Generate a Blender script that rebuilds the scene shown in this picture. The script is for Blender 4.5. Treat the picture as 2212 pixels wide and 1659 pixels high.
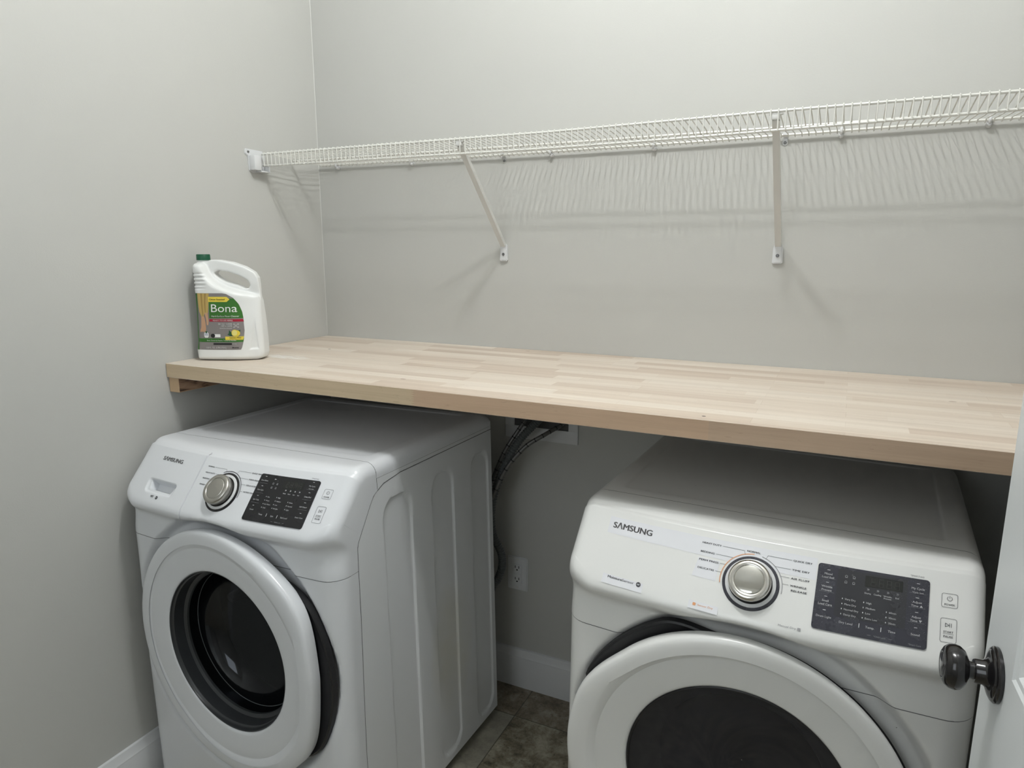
import bpy, bmesh, math, random
from mathutils import Vector, Matrix
from mathutils.geometry import tessellate_polygon
random.seed(4)
S = bpy.context.scene
for _o in list(bpy.data.objects): bpy.data.objects.remove(_o)
COL = S.collection

# ------------------------------------------------------------------ camera
CX = Vector((0.89971, 0.43649, -0.00084)); CU = Vector((-0.08485, 0.17679, 0.98058)); CF = Vector((-0.42817, 0.88217, -0.19609))
cam = bpy.data.cameras.new('camera'); co = bpy.data.objects.new('camera', cam); COL.objects.link(co)
cam.sensor_width = 36.0; cam.lens = 1494.07/2212*36.0; cam.clip_start = 0.02
m = Matrix((CX, CU, -CF)).transposed().to_4x4(); m.translation = Vector((1.62741, -1.87959, 1.44093))
co.matrix_world = m; S.camera = co

# ------------------------------------------------------------------ view + world + lights
S.view_settings.view_transform = 'Standard'; S.view_settings.look = 'None'; S.view_settings.gamma = 1.0
S.view_settings.use_curve_mapping = False; S.view_settings.exposure = 0.0
W = bpy.data.worlds.new('world'); S.world = W; W.use_nodes = True
W.node_tree.nodes['Background'].inputs[0].default_value = (0.8, 0.9, 1.0, 1); W.node_tree.nodes['Background'].inputs[1].default_value = 0.05
CEIL = 2.97
BULBS = [(1.08, -0.89, 2.87), (1.37, -1.03, 2.87)]
for b in BULBS:
    l = bpy.data.lights.new('bulb_light', 'POINT'); l.energy = 25.5; l.color = (0.985, 0.995, 0.985); l.shadow_soft_size = 0.034
    lo = bpy.data.objects.new('bulb_light', l); COL.objects.link(lo); lo.location = b
# added fill light behind the camera, brightens the surfaces facing it
l = bpy.data.lights.new('added_fill_light', 'AREA'); l.energy = 7; l.color = (0.86, 0.93, 1.0); l.shape = 'RECTANGLE'; l.size = 0.9; l.size_y = 1.2
lo = bpy.data.objects.new('added_fill_light', l); COL.objects.link(lo); lo.location = (0.9, -2.75, 1.9)
lo.rotation_euler = (math.radians(78), 0, 0)

# ------------------------------------------------------------------ helpers
def mat(name, col, rough=0.5, metal=0.0, **k):
    M = bpy.data.materials.new(name); M.use_nodes = True
    b = M.node_tree.nodes['Principled BSDF']
    b.inputs['Base Color'].default_value = (*col, 1); b.inputs['Roughness'].default_value = rough; b.inputs['Metallic'].default_value = metal
    for a, v in k.items(): b.inputs[a.replace('_', ' ')].default_value = v
    return M
class NT:
    def __init__(s, M): s.t = M.node_tree; s.b = s.t.nodes['Principled BSDF']
    def n(s, ty, ins=None, **kw):
        nd = s.t.nodes.new(ty)
        for a, v in kw.items(): setattr(nd, a, v)
        for a, v in (ins or {}).items():
            if isinstance(v, bpy.types.NodeSocket): s.t.links.new(v, nd.inputs[a])
            else: nd.inputs[a].default_value = v
        return nd
    def l(s, o, i): s.t.links.new(o, i)
    def obj(s): return s.n('ShaderNodeTexCoord').outputs['Object']
    def math(s, op, a, b=0.0): return s.n('ShaderNodeMath', {0: a, 1: b}, operation=op).outputs[0]
    def mix(s, f, a, b, bt='MIX'):
        nd = s.t.nodes.new('ShaderNodeMix'); nd.data_type = 'RGBA'; nd.blend_type = bt
        for i, v in ((0, f), (6, a), (7, b)):
            if isinstance(v, bpy.types.NodeSocket): s.t.links.new(v, nd.inputs[i])
            else: nd.inputs[i].default_value = v if i == 0 else (*v, 1)
        return nd.outputs[2]
    def ramp(s, f, pts):
        nd = s.n('ShaderNodeValToRGB', {0: f}); e = nd.color_ramp.elements
        while len(e) < len(pts): e.new(0.5)
        for k, (p, c) in zip(e, pts): k.position = p; k.color = (*c, 1) if len(c) == 3 else c
        return nd.outputs[0]
    def noise(s, vec, scale, detail=2.0, rough=0.5, dist=0.0):
        return s.n('ShaderNodeTexNoise', {'Vector': vec, 'Scale': scale, 'Detail': detail, 'Roughness': rough, 'Distortion': dist}).outputs[0]
    def bump(s, h, st=0.2, d=0.001):
        nd = s.n('ShaderNodeBump', {'Height': h, 'Strength': st, 'Distance': d}); s.l(nd.outputs[0], s.b.inputs['Normal'])

def link(name, me, parent=None, M=None, smooth=False):
    o = bpy.data.objects.new(name, me); COL.objects.link(o)
    if parent: o.parent = parent
    if M is not None: me.materials.append(M)
    if smooth:
        for p_ in me.polygons: p_.use_smooth = True
    return o
def mesh(name, V, F, M, parent=None, smooth=False):
    me = bpy.data.meshes.new(name); me.from_pydata([tuple(v) for v in V], [], F); me.validate(); me.update()
    return link(name, me, parent, M, smooth)
def autosmooth(o, ang=35):
    me = o.data
    bm = bmesh.new(); bm.from_mesh(me)
    bmesh.ops.remove_doubles(bm, verts=bm.verts, dist=1e-5)
    bmesh.ops.recalc_face_normals(bm, faces=bm.faces)
    a = math.radians(ang)
    for f in bm.faces: f.smooth = True
    for e in bm.edges:
        e.smooth = not (len(e.link_faces) == 2 and e.calc_face_angle(0) > a)
    bm.to_mesh(me); bm.free()
    return o
class B:
    """collects shapes, builds one mesh object"""
    def __init__(s): s.bm = bmesh.new()
    def box(s, a, b, bev=0.0, seg=2, rot=None, piv=None):
        t = bmesh.new(); bmesh.ops.create_cube(t, size=1)
        a = Vector(a); b = Vector(b); c = (a+b)/2; d = b-a
        for v in t.verts: v.co = Vector((v.co.x*d.x, v.co.y*d.y, v.co.z*d.z))+c
        if bev: bmesh.ops.bevel(t, geom=t.edges[:], offset=bev, segments=seg, affect='EDGES', profile=0.5)
        if rot is not None:
            pv = Vector(piv) if piv else c
            for v in t.verts: v.co = rot @ (v.co-pv)+pv
        return s.add(t)
    def add(s, t):
        me = bpy.data.meshes.new('t'); t.to_mesh(me); t.free(); s.bm.from_mesh(me); bpy.data.meshes.remove(me); return s
    def tube(s, pts, r, n=8, cap=True):
        pts = [Vector(p_) for p_ in pts]; rs = r if isinstance(r, (list, tuple)) else [r]*len(pts)
        rings = []; up = None
        for i, p_ in enumerate(pts):
            d = (pts[min(i+1, len(pts)-1)]-pts[max(i-1, 0)]).normalized()
            if up is None: up = Vector((0, 0, 1)) if abs(d.z) < 0.9 else Vector((1, 0, 0))
            x = d.cross(up).normalized(); y = x.cross(d).normalized(); up = y
            rings.append([s.bm.verts.new(p_+rs[i]*(math.cos(2*math.pi*k/n)*x+math.sin(2*math.pi*k/n)*y)) for k in range(n)])
        for A, Bn in zip(rings, rings[1:]):
            for k in range(n): s.bm.faces.new((A[k], A[(k+1) % n], Bn[(k+1) % n], Bn[k]))
        if cap: s.bm.faces.new(rings[0][::-1]); s.bm.faces.new(rings[-1])
        return s
    def lathe(s, prof, n=48, M=Matrix(), close=False):
        """prof: (r, h) about local z"""
        rings = []
        for r, h in prof:
            if r < 1e-6: rings.append([s.bm.verts.new(M @ Vector((0, 0, h)))])
            else: rings.append([s.bm.verts.new(M @ Vector((r*math.cos(2*math.pi*k/n), r*math.sin(2*math.pi*k/n), h))) for k in range(n)])
        for A, Bn in zip(rings, rings[1:]):
            if len(A) == 1 and len(Bn) == 1: continue
            for k in range(n):
                k2 = (k+1) % n
                if len(A) == 1: s.bm.faces.new((A[0], Bn[k2], Bn[k]))
                elif len(Bn) == 1: s.bm.faces.new((A[k], A[k2], Bn[0]))
                else: s.bm.faces.new((A[k], A[k2], Bn[k2], Bn[k]))
        return s
    def prism(s, poly, z0, z1, M=Matrix(), bev=0.0):
        t = bmesh.new()
        a = [t.verts.new((x, y, z0)) for x, y in poly]; b = [t.verts.new((x, y, z1)) for x, y in poly]; n = len(poly)
        t.faces.new(a[::-1]); t.faces.new(b)
        for k in range(n): t.faces.new((a[k], a[(k+1) % n], b[(k+1) % n], b[k]))
        bmesh.ops.recalc_face_normals(t, faces=t.faces)
        if bev:
            ed = [e for e in t.edges if all(abs(v.co.z-z1) < 1e-7 for v in e.verts)]
            bmesh.ops.bevel(t, geom=ed, offset=bev, segments=2, affect='EDGES')
        for v in t.verts: v.co = M @ v.co
        return s.add(t)
    def build(s, name, M, parent=None, ang=35, smooth=True):
        me = bpy.data.meshes.new(name); bmesh.ops.recalc_face_normals(s.bm, faces=s.bm.faces)
        s.bm.to_mesh(me); s.bm.free(); o = link(name, me, parent, M)
        if smooth: autosmooth(o, ang)
        return o
def empty(name, loc=(0, 0, 0)):
    o = bpy.data.objects.new(name, None); COL.objects.link(o); o.location = loc; o.empty_display_size = 0.05; return o
def tag(o, label, cat, group=None):
    o['label'] = label; o['category'] = cat
    if group: o['group'] = group
    return o
def struct(o): o['kind'] = 'structure'; return o
def rr(x0, y0, x1, y1, r, n=5):
    """rounded rectangle polygon ccw"""
    P = []
    for cx, cy, a0 in ((x1-r, y1-r, 0), (x0+r, y1-r, 90), (x0+r, y0+r, 180), (x1-r, y0+r, 270)):
        for k in range(n+1):
            a = math.radians(a0+90*k/n); P.append((cx+r*math.cos(a), cy+r*math.sin(a)))
    return P
# --- flat decals: list of (verts2d, faces) mapped on to a surface function
def dec_poly(D, poly, holes=()):
    loops = [[Vector((x, y, 0)) for x, y in poly]]+[[Vector((x, y, 0)) for x, y in h] for h in holes]
    tr = tessellate_polygon(loops); b = len(D[0])
    for L_ in loops:
        for v in L_: D[0].append((v.x, v.y))
    for t in tr: D[1].append(tuple(b+i for i in t))
def dec_line(D, pts, w):
    for (x0, y0), (x1, y1) in zip(pts, pts[1:]):
        dx, dy = x1-x0, y1-y0; L_ = math.hypot(dx, dy) or 1e-9; nx, ny = -dy/L_*w/2, dx/L_*w/2
        n = max(1, int(L_/0.01)); b = len(D[0])
        for k in range(n+1):
            t = k/n; D[0].append((x0+dx*t+nx, y0+dy*t+ny)); D[0].append((x0+dx*t-nx, y0+dy*t-ny))
        for k in range(n): D[1].append((b+2*k, b+2*k+1, b+2*k+3, b+2*k+2))
def dec_arc(D, cx, cy, r, w, a0, a1, n=40):
    b = len(D[0])
    for k in range(n+1):
        a = math.radians(a0+(a1-a0)*k/n)
        for q in (r-w/2, r+w/2): D[0].append((cx+q*math.cos(a), cy+q*math.sin(a)))
    for k in range(n): D[1].append((b+2*k, b+2*k+1, b+2*k+3, b+2*k+2))
def dec_text(D, txt, x, y, h, align='LEFT', width=None, bold=0.0, shear=0.0):
    """h = cap height; (x,y) baseline"""
    c = bpy.data.curves.new('t', 'FONT'); c.body = txt; c.size = 1.0; c.align_x = align; c.offset = 0.0; c.shear = shear; c.resolution_u = 3
    o = bpy.data.objects.new('t', c); COL.objects.link(o)
    dg = bpy.context.evaluated_depsgraph_get(); me = o.evaluated_get(dg).to_mesh()
    V = [v.co.copy() for v in me.vertices]; F = [tuple(p_.vertices) for p_ in me.polygons]
    o.evaluated_get(dg).to_mesh_clear(); bpy.data.objects.remove(o); bpy.data.curves.remove(c)
    if not V: return
    k = h/0.73; kx = k
    if width:
        w0 = max(v.x for v in V)-min(v.x for v in V); kx = width/w0
    sh = [(0, 0)] if bold <= 0 else [(-bold*0.9*kx, 0), (bold*0.9*kx, 0), (0, -bold*0.5*k), (0, bold*0.5*k)]
    for ox, oy in sh:
        b = len(D[0])
        for v in V: D[0].append((x+v.x*kx+ox, y+v.y*k+oy))
        for f_ in F: D[1].append(tuple(b+i for i in f_))
def dec_build(name, D, fn, M, parent):
    V = [fn(x, y) for x, y in D[0]]
    return mesh(name, V, D[1], M, parent)
def newD(): return ([], [])

# ------------------------------------------------------------------ materials
def wall_mat(name, col):
    M = mat(name, col, 0.62); N = NT(M); v = N.obj()
    a = N.noise(v, 260, 3, 0.55); c = N.noise(v, 3.0, 2)
    N.l(N.mix(c, tuple(k*0.975 for k in col), tuple(min(1, k*1.025) for k in col)), N.b.inputs['Base Color'])
    N.bump(a, 0.18, 0.0010); return M
M_WALL = wall_mat('wall_paint', (0.53, 0.532, 0.508))
M_CEIL = wall_mat('ceiling_paint', (0.80, 0.80, 0.78))
M_TRIM = mat('trim_paint', (0.70, 0.71, 0.72), 0.35)
M_CAULK = mat('caulk', (0.64, 0.64, 0.62), 0.5)
def enamel(name, col, speck=0.0, rough=0.3, stain=False):
    M = mat(name, col, rough, Coat_Weight=0.25, Coat_Roughness=0.12); N = NT(M); v = N.obj()
    n = N.noise(v, 5, 3)
    c = N.mix(N.math('MULTIPLY', n, 1.0), tuple(k*0.97 for k in col), col)
    if speck:
        vo = N.n('ShaderNodeTexVoronoi', {'Vector': v, 'Scale': 75.0, 'Randomness': 1.0})
        cell = N.n('ShaderNodeSeparateColor', {0: vo.outputs['Color']}).outputs[0]
        pick = N.math('GREATER_THAN', cell, 1-speck)
        near = N.math('LESS_THAN', vo.outputs['Distance'], 0.07)
        c = N.mix(N.math('MULTIPLY', N.math('MULTIPLY', pick, near), 0.75), c, (0.10, 0.09, 0.08))
    if stain:   # yellowish scuffed patch on the side sheet
        sp = N.n('ShaderNodeSeparateXYZ', {0: v}); y = sp.outputs[1]; z = sp.outputs[2]
        d = N.math('ADD', N.math('POWER', N.math('MULTIPLY', N.math('ADD', y, 0.24), 9.0), 2.0), N.math('POWER', N.math('MULTIPLY', N.math('SUBTRACT', z, 0.36), 5.0), 2.0))
        f = N.math('MULTIPLY', N.math('MAXIMUM', N.math('SUBTRACT', 1.0, d), 0.0), N.noise(v, 14, 3))
        c = N.mix(N.math('MULTIPLY', f, 0.55), c, (0.66, 0.60, 0.36))
    N.l(c, N.b.inputs['Base Color']); return M
M_WASH = enamel('washer_enamel', (0.76, 0.78, 0.81), 0.0035)
M_WASHS = enamel('washer_side_enamel', (0.78, 0.80, 0.82), 0.002, 0.38, True)
M_DRY = enamel('dryer_enamel', (0.81, 0.815, 0.80), 0.012)
M_DARKGAP = mat('dark_gap', (0.012, 0.012, 0.013), 0.6)
M_SEAM = mat('seam_shadow_gap', (0.10, 0.10, 0.105), 0.7)
M_RUBBER = mat('black_gasket', (0.012, 0.012, 0.014), 0.42)
M_INK = mat('dark_print', (0.045, 0.045, 0.055), 0.5)
M_INKG = mat('grey_print', (0.30, 0.30, 0.31), 0.5)
M_INKO = mat('orange_print', (0.75, 0.36, 0.17), 0.5)
M_INKW = mat('white_print', (0.78, 0.79, 0.80), 0.5)
M_INKD = mat('dim_print', (0.30, 0.31, 0.32), 0.5)
M_LOGO = mat('logo_grey', (0.16, 0.16, 0.165), 0.35, 0.4)
M_TAPE = mat('clear_tape_film', (0.80, 0.81, 0.845), 0.25)
def panel_mat(name, col, dust):
    M = mat(name, col, 0.16); N = NT(M); v = N.obj()
    n = N.noise(v, 900, 2, 0.6); m_ = N.noise(v, 25, 3)
    f = N.math('MULTIPLY', N.math('GREATER_THAN', n, 0.68), N.math('MULTIPLY', N.math('GREATER_THAN', m_, 0.52), dust))
    N.l(N.mix(f, col, (0.45, 0.45, 0.47)), N.b.inputs['Base Color'])
    N.l(N.math('ADD', N.math('MULTIPLY', m_, 0.3), 0.12), N.b.inputs['Roughness']); return M
M_PANW = panel_mat('washer_panel_gloss', (0.010, 0.010, 0.012), 0.0)
M_PAND = panel_mat('dryer_panel_gloss', (0.035, 0.036, 0.048), 0.7)
M_PANIN = panel_mat('inner_panel_gloss', (0.030, 0.031, 0.036), 0.5)
M_LCD = mat('display_window', (0.012, 0.013, 0.012), 0.12)
M_LCDSEG = mat('unlit_segments', (0.028, 0.029, 0.028), 0.2)
M_CHROME = mat('satin_chrome', (0.72, 0.70, 0.66), 0.20, 1.0)
M_CHROMED = mat('polished_chrome', (0.78, 0.77, 0.73), 0.07, 1.0)
M_CHROMEW = mat('brushed_nickel', (0.50, 0.485, 0.45), 0.30, 1.0)
def glass(name, tint, refl=0.10, dust=0.0):
    M = bpy.data.materials.new(name); M.use_nodes = True; t = M.node_tree; t.nodes.clear(); 
    out = t.nodes.new('ShaderNodeOutputMaterial'); tr = t.nodes.new('ShaderNodeBsdfTransparent'); tr.inputs[0].default_value = (*tint, 1)
    gl = t.nodes.new('ShaderNodeBsdfGlossy'); gl.inputs['Roughness'].default_value = 0.06; gl.inputs[0].default_value = (0.9, 0.93, 1, 1)
    lw = t.nodes.new('ShaderNodeLayerWeight'); pw = t.nodes.new('ShaderNodeMath'); pw.operation = 'POWER'; pw.inputs[1].default_value = 5.0; t.links.new(lw.outputs['Facing'], pw.inputs[0])
    fr = t.nodes.new('ShaderNodeMath'); fr.operation = 'MULTIPLY_ADD'; fr.inputs[1].default_value = 0.6; fr.inputs[2].default_value = 0.04; t.links.new(pw.outputs[0], fr.inputs[0])
    mx = t.nodes.new('ShaderNodeMixShader'); t.links.new(fr.outputs[0], mx.inputs[0]); t.links.new(tr.outputs[0], mx.inputs[1]); t.links.new(gl.outputs[0], mx.inputs[2])
    last = mx
    if dust:
        df = t.nodes.new('ShaderNodeBsdfDiffuse'); df.inputs[0].default_value = (0.34, 0.34, 0.38, 1)
        tc = t.nodes.new('ShaderNodeTexCoord'); no = t.nodes.new('ShaderNodeTexNoise'); no.inputs['Scale'].default_value = 9; no.inputs['Detail'].default_value = 4
        t.links.new(tc.outputs['Object'], no.inputs['Vector'])
        no2 = t.nodes.new('ShaderNodeTexVoronoi'); no2.inputs['Scale'].default_value = 120; t.links.new(tc.outputs['Object'], no2.inputs['Vector'])
        lt = t.nodes.new('ShaderNodeMath'); lt.operation = 'LESS_THAN'; lt.inputs[1].default_value = 0.06; t.links.new(no2.outputs['Distance'], lt.inputs[0])
        ml = t.nodes.new('ShaderNodeMath'); ml.operation = 'MULTIPLY_ADD'; ml.inputs[1].default_value = dust; t.links.new(no.outputs[0], ml.inputs[0]); 
        lm = t.nodes.new('ShaderNodeMath'); lm.operation = 'MULTIPLY'; lm.inputs[1].default_value = 0.10; t.links.new(lt.outputs[0], lm.inputs[0]); t.links.new(lm.outputs[0], ml.inputs[2])
        m2 = t.nodes.new('ShaderNodeMixShader'); t.links.new(ml.outputs[0], m2.inputs[0]); t.links.new(mx.outputs[0], m2.inputs[1]); t.links.new(df.outputs[0], m2.inputs[2]); last = m2
    t.links.new(last.outputs[0], out.inputs[0]); return M
M_GLW = glass('washer_door_glass', (0.55, 0.57, 0.58))
M_GLD = glass('dryer_smoked_glass', (0.20, 0.20, 0.22), dust=0.09)
M_STEEL = mat('drum_steel', (0.30, 0.30, 0.31), 0.28, 0.9)
M_BEZEL = mat('dark_bezel', (0.045, 0.048, 0.052), 0.30)
M_LINE = mat('pale_seal_line', (0.55, 0.57, 0.57), 0.4)
M_SHELF = mat('white_vinyl_wire', (0.74, 0.74, 0.70), 0.32)
M_PLASTIC = mat('white_plastic', (0.70, 0.71, 0.72), 0.35)
M_ARM = mat('bracket_enamel', (0.70, 0.70, 0.68), 0.35)
M_SCREW = mat('screw_steel', (0.20, 0.20, 0.20), 0.35, 0.9)
M_BRONZE = mat('oil_rubbed_bronze', (0.014, 0.013, 0.014), 0.20, 0.35, Coat_Weight=0.5)
M_HOSE = mat('grey_drain_hose', (0.10, 0.11, 0.11), 0.45)
M_BRAID = mat('braided_steel', (0.17, 0.17, 0.165), 0.4, 0.6)
M_JUG = mat('white_hdpe', (0.82, 0.83, 0.82), 0.33, Subsurface_Weight=0.15, Subsurface_Radius=(0.01, 0.01, 0.01))
M_CAP = mat('green_cap', (0.002, 0.082, 0.036), 0.4)

def wood(name, edge=False):
    M = mat(name, (0.6, 0.45, 0.32), 0.55); N = NT(M); v = N.obj()
    sp = N.n('ShaderNodeSeparateXYZ', {0: v}); x, y, z = sp.outputs
    if not edge:
        vec = N.n('ShaderNodeCombineXYZ', {0: x, 1: y, 2: 0.0}).outputs[0]
        def br(c1, c2, off, sc):
            return N.n('ShaderNodeTexBrick', {'Vector': vec, 'Color1': (*c1, 1), 'Color2': (*c2, 1), 'Mortar': (0.40, 0.31, 0.23, 1), 'Scale': 1.0, 'Mortar Size': 0.00025, 'Mortar Smooth': 0.1,
                     'Brick Width': sc, 'Row Height': 0.0395, 'Bias': 0.0}, offset=off, offset_frequency=2).outputs[0]
        base = br((0.67, 0.595, 0.51), (0.575, 0.475, 0.38), 0.37, 0.41)
        n1 = N.n('ShaderNodeMapping', {'Vector': v, 'Scale': (1.2, 26, 26)}).outputs[0]
        row = N.math('FLOOR', N.math('DIVIDE', y, 0.0395)); 
        xs = N.math('ADD', x, N.math('MULTIPLY', row, 3.71)); cell = N.math('FLOOR', N.math('MULTIPLY', xs, 2.3))
        wn = N.n('ShaderNodeTexWhiteNoise', {'Vector': N.n('ShaderNodeCombineXYZ', {0: row, 1: cell, 2: 0.0}).outputs[0]}, noise_dimensions='3D').outputs[0]
        c = N.mix(N.math('MULTIPLY', wn, 0.55), base, (0.73, 0.665, 0.58))
        dk = N.math('GREATER_THAN', N.n('ShaderNodeTexWhiteNoise', {'Vector': N.n('ShaderNodeCombineXYZ', {0: row, 1: cell, 2: 7.0}).outputs[0]}, noise_dimensions='3D').outputs[0], 0.76)
        pat = N.noise(v, 2.2, 2)
        c = N.mix(N.math('MULTIPLY', pat, 0.4), c, (0.71, 0.635, 0.55)); c = N.mix(N.math('MULTIPLY', dk, 0.62), c, (0.53, 0.43, 0.345))
    else:
        n1 = N.n('ShaderNodeMapping', {'Vector': v, 'Scale': (1.5, 30, 45)}).outputs[0]
        zig = N.math('MULTIPLY', N.math('PINGPONG', N.math('MULTIPLY', z, 1.0), 0.0025), 4.0)
        f = N.math('GREATER_THAN', N.math('ADD', x, zig), 0.792)
        f2 = N.math('GREATER_THAN', x, 1.42)
        c = N.mix(f, (0.60, 0.475, 0.32), (0.56, 0.40, 0.275)); c = N.mix(f2, c, (0.52, 0.385, 0.275))
    g1 = N.noise(n1, 1.6, 6, 0.65, 0.6)
    g = N.ramp(g1, [(0.25, (0.86, 0.84, 0.82)), (0.6, (1.02, 1.02, 1.02))])
    c = N.mix(1.0, c, g, 'MULTIPLY')
    n3 = N.n('ShaderNodeMapping', {'Vector': v, 'Scale': (45, 300, 300)}).outputs[0]
    pores = N.math('GREATER_THAN', N.noise(n3, 1.0, 2), 0.70)
    c = N.mix(N.math('MULTIPLY', pores, 0.30), c, (0.35, 0.24, 0.16))
    vo = N.n('ShaderNodeTexVoronoi', {'Vector': N.n('ShaderNodeMapping', {'Vector': v, 'Scale': (2.2, 7.0, 7.0)}).outputs[0], 'Scale': 1.6})
    kn = N.math('MULTIPLY', N.math('LESS_THAN', vo.outputs['Distance'], 0.028), N.math('GREATER_THAN', N.n('ShaderNodeSeparateColor', {0: vo.outputs['Color']}).outputs[1], 0.45))
    c = N.mix(N.math('MULTIPLY', kn, 0.8), c, (0.16, 0.08, 0.045))
    if not edge:      # spots left on the raw wood: a pale dusty smear and a few dark specks
        def spot(cx, cy, rx, ry):
            d = N.math('ADD', N.math('POWER', N.math('DIVIDE', N.math('SUBTRACT', x, cx), rx), 2.0), N.math('POWER', N.math('DIVIDE', N.math('SUBTRACT', y, cy), ry), 2.0))
            return N.math('MAXIMUM', N.math('SUBTRACT', 1.0, d), 0.0)
        sm = N.math('MULTIPLY', spot(0.215, -0.425, 0.09, 0.035), N.math('GREATER_THAN', N.noise(n3, 0.5, 3), 0.46))
        c = N.mix(N.math('MINIMUM', N.math('MULTIPLY', sm, 0.9), 0.7), c, (0.82, 0.81, 0.78))
        for cx, cy, r in ((0.224, -0.254, 0.0045), (1.406, -0.619, 0.004)):
            c = N.mix(N.math('MINIMUM', N.math('MULTIPLY', spot(cx, cy, r, r), 3.0), 0.9), c, (0.06, 0.04, 0.03))
    N.l(c, N.b.inputs['Base Color']); N.bump(g1, 0.15, 0.0006); return M
M_WOOD = wood('beech_butcher_block'); M_WOODE = wood('beech_edge', True)
M_CLEAT = mat('pine_cleat', (0.55, 0.39, 0.24), 0.6)
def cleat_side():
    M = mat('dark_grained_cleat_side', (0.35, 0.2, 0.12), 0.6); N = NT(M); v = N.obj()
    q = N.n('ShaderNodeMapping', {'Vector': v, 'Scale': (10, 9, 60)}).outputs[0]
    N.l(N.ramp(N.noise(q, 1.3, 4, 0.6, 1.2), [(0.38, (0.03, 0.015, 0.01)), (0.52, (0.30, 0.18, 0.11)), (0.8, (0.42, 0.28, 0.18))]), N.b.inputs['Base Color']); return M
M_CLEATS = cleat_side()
def floor_mat():
    M = mat('stone_look_vinyl_tile', (0.2, 0.2, 0.2), 0.42); N = NT(M); v = N.obj()
    sp = N.n('ShaderNodeSeparateXYZ', {0: v}); x, y, z = sp.outputs
    T = 0.305
    u = N.math('DIVIDE', N.math('SUBTRACT', x, 0.797), T); w = N.math('DIVIDE', N.math('ADD', y, 0.152), T)
    fu = N.math('FLOOR', u); fw = N.math('FLOOR', w)
    wn = N.n('ShaderNodeTexWhiteNoise', {'Vector': N.n('ShaderNodeCombineXYZ', {0: fu, 1: fw, 2: 3.0}).outputs[0]}, noise_dimensions='3D')
    off = N.n('ShaderNodeVectorMath', {0: v, 1: wn.outputs[1]}, operation='ADD').outputs[0]
    n1 = N.noise(off, 16, 9, 0.74, 0.15); n2 = N.noise(off, 60, 5, 0.7, 0.2)
    c = N.ramp(n1, [(0.34, (0.07, 0.058, 0.042)), (0.45, (0.22, 0.19, 0.135)), (0.54, (0.36, 0.325, 0.24)), (0.66, (0.54, 0.51, 0.41))])
    c = N.mix(N.math('MULTIPLY', N.math('LESS_THAN', n2, 0.38), 0.55), c, (0.06, 0.045, 0.035))
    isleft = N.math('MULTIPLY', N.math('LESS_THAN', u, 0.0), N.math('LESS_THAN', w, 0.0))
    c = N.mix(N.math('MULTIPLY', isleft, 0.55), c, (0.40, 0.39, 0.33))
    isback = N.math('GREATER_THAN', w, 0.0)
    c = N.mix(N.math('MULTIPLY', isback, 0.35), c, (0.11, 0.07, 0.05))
    du = N.math('ABSOLUTE', N.math('SUBTRACT', N.math('FRACT', u), 0.5)); dw = N.math('ABSOLUTE', N.math('SUBTRACT', N.math('FRACT', w), 0.5))
    j = N.math('GREATER_THAN', N.math('MAXIMUM', du, dw), 0.4945)
    c = N.mix(N.math('MULTIPLY', j, 0.7), c, (0.06, 0.05, 0.04))
    N.l(c, N.b.inputs['Base Color']); N.bump(n2, 0.2, 0.001); return M
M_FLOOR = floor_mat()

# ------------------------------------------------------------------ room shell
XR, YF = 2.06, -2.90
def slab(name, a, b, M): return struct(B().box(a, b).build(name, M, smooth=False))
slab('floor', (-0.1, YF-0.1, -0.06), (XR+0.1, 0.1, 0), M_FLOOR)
slab('wall_back', (-0.1, 0, 0), (XR+0.1, 0.1, CEIL), M_WALL)
slab('wall_left', (-0.1, YF, 0), (0, 0, CEIL), M_WALL)
slab('wall_right', (XR, YF, 0), (XR+0.1, 0, CEIL), M_WALL)
slab('wall_front', (-0.1, YF-0.1, 0), (XR+0.1, YF, CEIL), M_WALL)
slab('ceiling', (-0.1, YF-0.1, CEIL), (XR+0.1, 0.1, CEIL+0.06), M_CEIL)
# stub of wall the open door hangs on
slab('trim_1', (1.872, -1.80, 0), (XR, -1.69, CEIL), M_WALL)
# caulk bead in the room corner
struct(B().prism([(0, 0), (0.0011, 0), (0, -0.0011)], 1.14, CEIL).build('trim_2', M_CAULK, smooth=False))
def baseboard(name, A, D, L_, nrm):
    A = Vector(A); D = Vector(D); n = Vector(nrm)
    prof = [(0, 0), (0.016, 0), (0.016, 0.100), (0.0145, 0.104), (0.0145, 0.109), (0.010, 0.117), (0.008, 0.125), (0.006, 0.131), (0, 0.133)]
    V = [A+n*a+Vector((0, 0, b)) for a, b in prof]+[A+D*L_+n*a+Vector((0, 0, b)) for a, b in prof]; k = len(prof)
    F = [(i, (i+1) % k, k+(i+1) % k, k+i) for i in range(k)]+[tuple(range(k))[::-1], tuple(range(k, 2*k))]
    o = mesh(name, V, F, M_TRIM); autosmooth(o, 25); struct(o)
baseboard('baseboard_back', (0.016, 0, 0), (1, 0, 0), XR-0.016, (0, -1, 0))
baseboard('baseboard_left', (0, 0, 0), (0, -1, 0), 2.9, (1, 0, 0))
# shoe moulding strips seen at the foot of the left baseboard
struct(B().box((0.016, -2.9, 0), (0.027, -0.02, 0.016), 0.004).build('trim_3', M_TRIM))

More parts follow.
